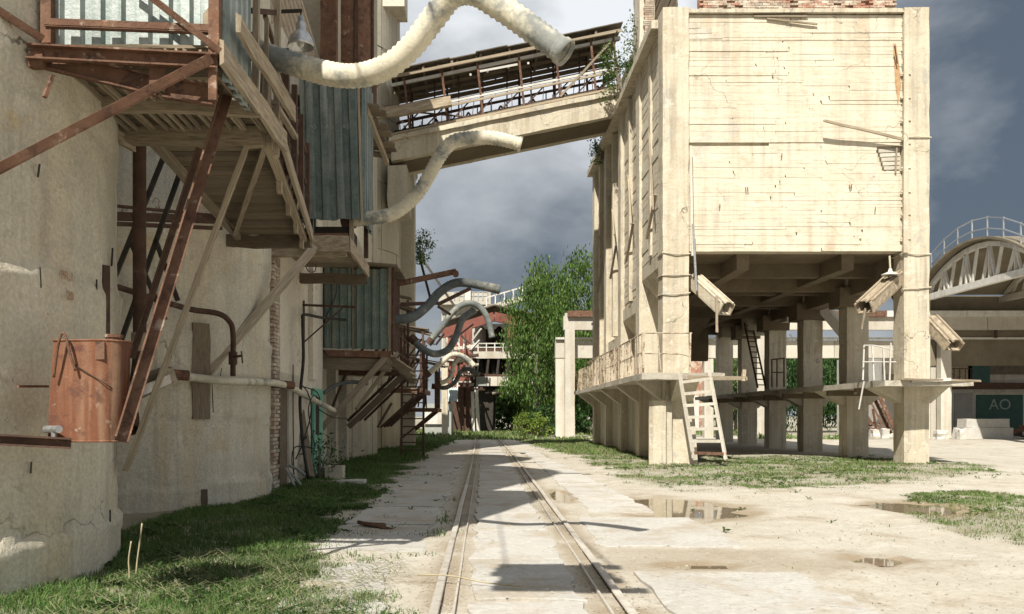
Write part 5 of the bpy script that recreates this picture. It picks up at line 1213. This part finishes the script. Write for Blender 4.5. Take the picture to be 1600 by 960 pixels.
for i in range(13): bar(stx, 'tread', M['rust'], V(30.65+.177*i, 63.6, .15+.3*i), V(30.65+.177*i, 64.5, .15+.3*i), .26, .04)
bar(stx, 'handrail', M['rustdark'], V(30.6, 63.55, 1.0), V(32.9, 63.55, 4.9), .06, .06)
for k in range(5): bar(stx, 'baluster', M['rustdark'], V(32.9+.4*k, 63.55, 3.9), V(32.9+.4*k, 63.55, 4.9), .05, .05)
bar(stx, 'handrail', M['rustdark'], V(32.9, 63.55, 4.9), V(34.6, 63.55, 4.9), .06, .06)
stx = thing('steel_stair', 'rusty stair leaning behind the right front bunker column', 'stair', (28, 63, 0))
for k in (0, .9): bar(stx, 'stringer', M['rust'], V(27.3, 63+k, 3.9), V(29.0, 63+k, .3), .1, .25)
for i in range(11): bar(stx, 'tread', M['rust'], V(27.35+.155*i, 63, 3.7-.33*i), V(27.35+.155*i, 63.9, 3.7-.33*i), .26, .04)
vh = thing('vaulted_hall', 'vaulted hall roof with white bowstring trusses at the right edge', 'hall', (30, 52, 9))
def arc_z(y): return 9.7+2.15*(1-((y-54.5)/6.7)**2)
def truss(x0, m_, s):
    nodes = [48.0+1.3*i for i in range(11)]
    bar(s, 'bottom_chord', m_, V(x0, 47.4, 9.55), V(x0, 61.6, 9.55), .3, .40)
    top = [V(x0, y_, max(9.72, arc_z(y_))) for y_ in nodes]
    for a, b in zip(top, top[1:]): bar(s, 'top_chord', m_, a, b, .26, .28)
    for i, p in enumerate(top[1:-1], 1):
        bar(s, 'web', m_, p, V(x0, nodes[i]+(.6 if i % 2 else -.6), 9.6), .14, .15)
        if i % 2 == 0:
            bar(s, 'web', m_, p, V(x0, nodes[i]+.75, 9.6), .14, .15); bar(s, 'web', m_, p, V(x0, nodes[i]+.0, 9.6), .14, .12)
truss(30, M['white'], vh); truss(35.5, M['trestle'], vh); truss(41, M['trestle'], vh)
ny_ = [47.6+.69*i for i in range(21)]
for a, b in zip(ny_, ny_[1:]):
    MB().hexa([V(29.4,a,arc_z(a)+.28), V(47,a,arc_z(a)+.28), V(47,b,arc_z(b)+.28), V(29.4,b,arc_z(b)+.28)], [V(29.4,a,arc_z(a)+.42), V(47,a,arc_z(a)+.42), V(47,b,arc_z(b)+.42), V(29.4,b,arc_z(b)+.42)]).build('roof_panel', M['trussin'], vh)
for x in (30, 41):
    for yy in (47.8, 61.2): MB().rough((x-.3, yy-.3, -.1), (x+.3, yy+.3, 9.4), .8, .02).build('column', M['trestle'], vh)
MB().box((30.2, 61.6, 5.0), (47, 61.9, 9.8)).build('end_wall', M['trussin'], vh); MB().box((43.6, 47, 0), (44, 61.6, 11)).build('rear_wall', M['roofdark'], vh)
for i, yy in enumerate([47.8+1.65*i for i in range(9)]):
    bar(vh, 'roof_post', M['alu'], V(29.6, yy, arc_z(yy)+.4), V(29.6, yy, arc_z(yy)+1.6), .07, .07)
    if i:
        pv = 47.8+1.65*(i-1)
        for k in (.9, 1.55): bar(vh, 'roof_rail', M['alu'], V(29.6, pv, arc_z(pv)+k), V(29.6, yy, arc_z(yy)+k), .06, .06)
# concrete blocks and rubble
BLK = [((31.4, 58.6, 0), (34.6, 60, .78), 'long white concrete block in front of the workshop'), ((31.6, 58.7, .79), (34.4, 59.9, 1.35), 'white concrete block lying on the long one')]
for a, b, lab in BLK: tag(MB().rough(a, b, .6, .03).build('concrete_block', M['block']), lab, 'block', 'stacked concrete blocks')
rr = random.Random(21)
WH = ['beside the right bunker column', 'left of the rubble row', 'below the leaning stair', 'at the rubble row end', 'near the white blocks', 'in the middle of the rubble', 'lying low by the trestle foot', 'half sunk in the sand']
for k in range(8):
    x = 25.6+.75*k; w = rr.uniform(.35, .8); h = rr.uniform(.3, .8); y_ = 58.6+rr.uniform(-.6, 1)
    tag(MB().rough((x, y_, -.05), (x+w, y_+rr.uniform(.4,.9), h), .25, .09, 2.6).build('rubble_block', M['block']), 'broken pale concrete chunk ' + WH[k], 'rubble', 'rubble by the trestle')
rp_ = thing('scrap_pile', 'heap of rusty scrap metal at the far right edge', 'scrap', (37, 60, 0))
for k in range(14): bar(rp_, 'scrap_bar', M['rust'] if k % 3 else M['white'], V(35.2+rr.random()*4, 59.5+rr.random(), .1+.5*rr.random()), V(35.2+rr.random()*4, 59.5+rr.random(), .1+.8*rr.random()), .2, .25)
rp_ = thing('scrap_pile', 'rusty machine scrap under the bunker stair', 'scrap', (27, 62, 0))
for k in range(12): bar(rp_, 'scrap_bar', M['rust'], V(25.8+rr.random()*1.6, 61.2+rr.random()*.6, .1+rr.random()), V(25.8+rr.random()*1.6, 61.2+rr.random()*.6, .5+2*rr.random()), .12, .12)

# ------------------------------------------------------------------ red portal plant at the end of the track
pt = thing('portal_plant', 'red framed sorting plant with railed deck at the end of the track', 'plant', (0, 82, 0))
def pd(x, y_, d=80): return at(x, y_, d)
for (x, y1) in ((731, 505), (800, 512), (828, 512)): bar(pt, 'column', M['redpaint'], pd(x, 575), pd(x, y1), .8, .6)
for a, b in ((pd(690, 522), pd(772, 495)), (pd(772, 495), pd(850, 512))):
    bar(pt, 'rafter', M['redpaint'], a, b, .5, .8); bar(pt, 'roof_sheet', M['roofdark'], a+V(0,3,1.0), b+V(0,3,1.0), 7, .12)
bar(pt, 'back_wall', M['soot'], pd(742, 532, 88), pd(845, 532, 88), .2, 3.2)
for k in range(7): MB().lathe(pd(752+14*k, 540, 84), [(.7,-1.6),(.7,1.2),(.1,1.8)], 14).build('drum', M['soot'] if k % 3 else M['white'], pt, True)
bar(pt, 'deck', M['rustdark'], pd(737, 553), pd(850, 553), 6, .5); bar(pt, 'deck_fascia', M['trestle'], pd(737, 555, 76.9), pd(850, 555, 76.9), .15, .6)
for dz in (537, 543): bar(pt, 'rail', M['white'], pd(733, dz, 77), pd(850, dz, 77), .09, .09)
for k in range(9): bar(pt, 'rail_post', M['white'], pd(734+13*k, 551, 77), pd(734+13*k, 536, 77), .1, .1)
for k in range(12): MB().lathe(pd(744+9*k, 575, 78), [(.05,-.75),(.24,-.7),(.24,.7),(.05,.75)], 10).build('roller', M['soot'], pt, True)
bar(pt, 'black_hopper', M['soot'], pd(740, 577, 81), pd(850, 577, 81), 4, 2.0)
bar(pt, 'lower_deck', M['rustdark'], pd(742, 588, 79), pd(850, 590, 79), 5, .2)
for k in range(6): bar(pt, 'deck_panel', M['trestle'] if k % 3 else M['greygreen'], pd(744+17*k, 596, 76.4), pd(760.4+17*k, 596, 76.4), .08, .8)
for k in range(9): MB().lathe(pd(765+10*k, 612, 77), [(.04,-.4),(.2,-.36),(.2,.36),(.04,.4)], 9, (1,0,.4)).build('roller', M['trestle'] if k % 2 else M['soot'], pt, True)
bar(pt, 'under_beam', M['soot'], pd(736, 614, 79), pd(850, 614, 79), 3, .5)
for (x, w, m_) in ((713, 1.3, 'rustdark'), (722, .6, 'rustdark'), (733, .8, 'rustdark'), (746, .4, 'greygreen'), (757, 1.6, 'soot'), (768, .7, 'soot')):
    bar(pt, 'leg', M[m_], pd(x, 688, 78), pd(x, 605, 78), w, w*.6)
bar(pt, 'pipe_leg', M['white'], pd(740, 680, 76), pd(738, 612, 76), .25, .25); bar(pt, 'pipe_leg', M['white'], pd(748, 680, 76), pd(744, 605, 76), .3, .3)
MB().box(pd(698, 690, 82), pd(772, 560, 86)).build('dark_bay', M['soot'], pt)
rp3 = random.Random(77)
for k in range(26):
    x = rp3.uniform(690, 745); y_ = rp3.uniform(520, 610); bar(pt, 'lattice_bar', M['rustdark'] if k % 3 else M['white'], pd(x, y_, rp3.uniform(70, 78)), pd(x+rp3.uniform(-16,22), y_+rp3.uniform(-22,22), rp3.uniform(70, 78)), .12, .14)
for k in range(5): bar(pt, 'pipe_run', M['rustdark'] if k % 2 else M['trestle'], pd(688, 548+15*k, 74+k), pd(748, 540+15*k, 74+k), .25, .25)
for k in range(7): bar(pt, 'strut', M['soot'], pd(742+16*k, 604, 77), pd(748+16*k, 556, 77), .2, .2)
for k in range(4): bar(pt, 'strut', M['redpaint'], pd(703+9*k, 606, 75), pd(703+9*k, 520, 75), .28, .28)
bar(pt, 'red_balcony', M['redpaint'], pd(716, 592, 74), pd(735, 590, 74), 1, .9)
for dz in (585, 597): bar(pt, 'rail', M['white'], pd(714, dz, 73.4), pd(736, dz, 73.4), .09, .09)
twr = thing('screening_tower', 'pale screening tower with railed roof behind the hoses', 'tower', pd(725, 690, 95))
MB().box(pd(690, 690, 95), pd(758, 472, 100)).build('wall', M['trestle'], twr); MB().box(pd(686, 476, 94), pd(766, 470, 101)).build('roof_slab', M['trestle'], twr)
for k in range(9): MB().box(pd(692+8*k, 560-4*k, 94.9), pd(696+8*k, 490, 94.95)).build('window', M['greygreen'], twr)
for k in range(8): bar(twr, 'rail_post', M['alu'], pd(710+7.4*k, 470, 94), pd(710+7.4*k, 456, 94), .1, .1)
for dz in (456.5, 463): bar(twr, 'rail', M['alu'], pd(710, dz, 94), pd(762, dz, 94), .09, .09)
bar(twr, 'vent', M['white'], pd(731, 470, 94), pd(731, 452, 94), .6, .6)
for k in range(3): MB().box(pd(697+2*k, 545-17*k, 94.5), pd(714, 533-17*k, 94.8)).build('red_panel', M['brick'], twr)
cv = thing('rising_conveyor', 'inclined white conveyor with handrail rising behind the red roof', 'conveyor', pd(790, 480, 90))
bar(cv, 'trough', M['trestle'], pd(752, 486, 90), pd(850, 458, 90), 1.5, .5)
for k in range(6): bar(cv, 'rail_post', M['white'], pd(760+14*k, 480-4*k, 90), pd(760+14*k, 464-4*k, 90), .12, .12)
bar(cv, 'rail', M['white'], pd(758, 466, 90), pd(848, 440, 90), .12, .12)
sd = thing('small_shed', 'low grey shed with metal awning left of the track end', 'shed', pd(682, 680, 66))
MB().box(pd(664, 682, 66), pd(708, 632, 70)).build('wall', M['greygreen'], sd); MB().box(pd(662, 663, 65.8), pd(700, 638, 65.9)).build('upper_panel', M['white'], sd)
MB().sheet(pd(697, 628, 65.4), (1,0,0), (0,.5,.86), .85, 1.2, .14, .05).build('awning', M['galv'], sd)
pst = thing('pale_post', 'plain cream post standing by the small shed', 'post', pd(695, 684, 64))
MB().rough(pd(690, 686, 63.6), pd(700, 570, 64.2), .8, .02).build('shaft', M['cream'], pst); MB().rough(pd(688, 572, 63.5), pd(702, 568, 64.3), .5, .01).build('cap', M['cream'], pst)
ot = thing('brick_store', 'red brick store with pale doors seen through the bunker base', 'building', (22, 82, 0))
MB().box((16.5, 82, -.1), (20.5, 88, 7)).build('wall', M['brick'], ot)
for k in range(2): MB().box((17.0+1.7*k, 81.9, 0), (17.9+1.7*k, 81.99, 3.4)).build('door', M['white'], ot)
MB().box((16.3, 81.8, 7), (20.7, 88.2, 7.2)).build('roof', M['roofdark'], ot)
# ------------------------------------------------------------------ trees
def leaves(n_clump, per, cx, cz, rx, rz, size, spread, seed, droop=0.0, shape=1.0):
    g = np.random.default_rng(seed); out = []; cent = []
    while len(cent) < n_clump:
        p = g.uniform(-1, 1, 3); d = np.linalg.norm(p)
        if d > 1 or d < .35*g.random(): continue
        taper = 1-.42*max(0, p[2])**shape
        q = np.array([p[0]*rx*taper, p[1]*rx*taper, cz+p[2]*rz]); q += g.normal(0, .25, 3); cent.append(q)
    cent = np.array(cent); C = np.repeat(cent, per, 0); k = len(C)
    P = C+g.normal(0, 1, (k,3))*np.array([spread, spread, spread*.8])
    if droop: P[:,2] -= droop*g.random(k)**1.5
    a = g.normal(0, 1, (k,3)); a /= np.linalg.norm(a, axis=1)[:,None]; b = np.cross(a, g.normal(0, 1, (k,3))); b /= np.linalg.norm(b, axis=1)[:,None]
    if droop: a = a*.5+np.array([0,0,-1]); a /= np.linalg.norm(a, axis=1)[:,None]
    L = size*(.6+.8*g.random(k))[:,None]; W = L*.42
    vs = np.stack([P-a*L*.5, P+b*W*.5, P+a*L*.5, P-b*W*.5], 1).reshape(-1, 3)
    fs = np.arange(k*4).reshape(-1, 4)
    return vs, fs, cent
def tree_trunk(cent, H, r, seed, limbs=16):
    rr = random.Random(seed); mb = MB(); pts = [V(.15*math.sin(i*1.1+seed)*i/6, .12*math.cos(i*1.7)*i/6, H*i/7) for i in range(8)]
    mb.tube(pts, [r*(1-.8*i/7.5) for i in range(8)], 8)
    for c in rr.sample(list(map(tuple, cent)), min(limbs, len(cent))):
        c = V(*c); t = min(.85, max(.15, (c.z/H)*.7)); i = int(t*7); p = pts[i].lerp(pts[min(7, i+1)], t*7-i)
        mb.tube([p, p.lerp(c, .5)+V(0,0,.25), c], [r*.35, r*.2, r*.05], 5)
    return mb
def make_tree(name, label, loc, H, rx, cz, rz, n_clump, per, size, spread, seed, m, droop=0.0, group='trees around the yard', trunk_r=.2):
    t = thing(name, label, 'tree', loc, group); vs, fs, cent = leaves(n_clump, per, 0, cz, rx, rz, size, spread, seed, droop)
    tm = tree_trunk(cent, H*.9, trunk_r, seed)
    tm.v = [v+Vector(loc) for v in tm.v]; tm.build('trunk', M['bark'], t, True)
    np_mesh('crown', vs, fs, m, t); return t
def copy_tree(src, label, loc, rz, sc):
    r = src.copy(); COL.objects.link(r); r.location = loc; r.rotation_euler = (0, 0, rz); r.scale = (sc[0], sc[0], sc[1]); r['label'] = label
    for c in list(src.children):
        d = c.copy(); COL.objects.link(d); d.parent = r
    return r
def gl_(x, d): return V((x-PX)/FOC*d, d, 0)
big = make_tree('birch_tree', 'tall drooping birch right of the track end, nearest of the big trees', gl_(838, 70), 14.2, 2.9, 7.3, 6.6, 230, 70, .29, .36, 3, M['leaf'], .9)
T2 = make_tree('broadleaf_tree', 'bushy tree between the birch and the bunker', gl_(905, 74), 15.2, 3.2, 8.2, 7.0, 175, 68, .33, .40, 5, M['leaf'], .2)
copy_tree(big, 'slimmer birch behind the portal plant trees', gl_(868, 80), 1.3, (1.0, 1.08))
T3 = make_tree('broadleaf_tree', 'dark leafy tree standing behind the bunker base, left one', gl_(1250, 84), 8.5, 3.3, 4.5, 4.1, 120, 80, .34, .55, 9, M['leafdark'], .2)
copy_tree(T2, 'leafy tree seen between the first bunker columns', gl_(1150, 90), 2.0, (1.1, .62)); copy_tree(T3, 'dark tree seen between the last bunker columns', gl_(1320, 86), 2.6, (1.1, 1.0))
copy_tree(T3, 'dark tree left of the right front bunker column', gl_(1385, 92), 4.2, (1.2, .95)); copy_tree(T3, 'low dark tree beside the portal plant', gl_(800, 92), 5.1, (.8, .75))
copy_tree(big, 'birch partly hidden by the bunker flank', gl_(945, 82), 3.3, (1.1, .95))
FAR = [(-34, 120, 1.1, 'far tree left of the silos'), (-18, 130, 1.2, 'far tree behind the screening tower'), (20, 125, 1.2, 'far tree beyond the brick store'), (34, 130, 1.1, 'far tree behind the trestle centre'), (48, 120, 1.3, 'far tree behind the workshop'), (64, 125, 1.2, 'far tree right of the hall'), (6, 135, 1.1, 'far tree at the end of the meadow'), (80, 120, 1.2, 'outermost far tree at the right')]
for i, (x, y_, s_, lab) in enumerate(FAR): copy_tree(T2 if i % 2 else T3, lab, V(x, y_, 0), i*1.7, (s_*1.5, s_*(.6 if i % 2 else 1.0)))
def shrub(name, label, loc, rx, h, n, per, size, m, seed, group):
    t = thing(name, label, 'shrub', loc, group); vs, fs, cent = leaves(n, per, 0, h*.5, rx, h*.5, size, .16, seed)
    mb = MB()
    for c in cent[:14]: mb.tube([V(*loc), V(*loc)+V(c[0]*.5, c[1]*.5, c[2]*.6), V(*loc)+V(*c)], [.03, .02, .008], 5)
    mb.build('stems', M['bark'], t); np_mesh('foliage', vs, fs, m, t); return t
shrub('shrub', 'bright yellow green shrub by the foot of the birch', gl_(829, 64), 1.0, 2.0, 34, 45, .22, M['leafyellow'], 31, 'shrubs at the track end')
shrub('shrub', 'dark low shrub under the birch', gl_(852, 67), 1.6, 2.2, 40, 60, .24, M['leafdark'], 32, 'shrubs at the track end')
shrub('shrub', 'green shrub in the passage under the portal plant', gl_(795, 88), 2.0, 3.6, 50, 60, .3, M['leaf'], 33, 'shrubs at the track end')
shrub('shrub', 'wide low shrub between trestle columns behind the bunker', gl_(905, 72), 2.2, 2.5, 50, 60, .28, M['leafdark'], 34, 'shrubs at the track end')
shrub('wall_plant', 'green bush growing from the gallery end on the bunker cornice', at(972, 112, 36.5)-V(0,0,.9), .75, 1.9, 30, 46, .13, M['leaf'], 41, 'plants growing on the ruins')
shrub('wall_plant', 'wispy bush higher up on the bunker cornice', at(1000, 70, 34)-V(0,0,.5), .5, 1.5, 18, 30, .12, M['leaf'], 42, 'plants growing on the ruins')
shrub('wall_plant', 'small bush on the bunker cornice below the gallery', at(940, 232, 43)-V(0,0,.6), .5, 1.2, 18, 36, .14, M['leaf'], 43, 'plants growing on the ruins')
shrub('wall_plant', 'small green bush on top of the farthest silo', at(657, 392, 48.5)-V(0,0,.6), .55, 1.6, 20, 36, .16, M['leaf'], 44, 'plants growing on the ruins')
shrub('wall_plant', 'weeds at the foot of the turquoise door', V(-3.75, 20.4, .1), .45, .7, 16, 40, .09, M['leafdark'], 45, 'plants growing on the ruins')
# weeds at the foot of the silo, dry stalks, driftwood
dw = thing('dry_stalk', 'taller of two dry plant stalks beside the near silo', 'stalk', (-2.9, 8.6, 0), 'dry stalks')
rope(dw, 'stem', M['drystem'], [at(212, 908, 8.3), at(214, 880, 8.3), at(218, 850, 8.3), at(222, 818, 8.3)], .008, 5)
dw = thing('dry_stalk', 'shorter crooked dry stalk beside the near silo', 'stalk', (-3.1, 8.5, 0), 'dry stalks')
rope(dw, 'stem', M['drystem'], [at(200, 930, 8.0), at(202, 900, 8.0), at(201, 875, 8.0), at(205, 846, 8.0)], .007, 5)
bd = thing('bark_heap', 'dark strip of rotten wood lying at the grass edge', 'debris', gl_(590, 12.6))
for i in range(6): rope(bd, 'strip', M['debris'], [at(560+5*i, 818+1.5*i, 12.6)+V(0,0,.02), at(580+4*i, 824+i, 12.4)+V(0,0,.03+.01*i), at(612-3*i, 830, 12.2)+V(0,0,.02)], .03, 5)
tw = thing('twig', 'thin twig lying across the left rail', 'twig', (-.3, 8.6, .06))
rope(tw, 'stem', M['drystem'], [V(-.62, 8.3, .08), V(-.3, 8.25, .075), V(.0, 8.12, .04), V(.35, 7.95, .035)], .007, 5)
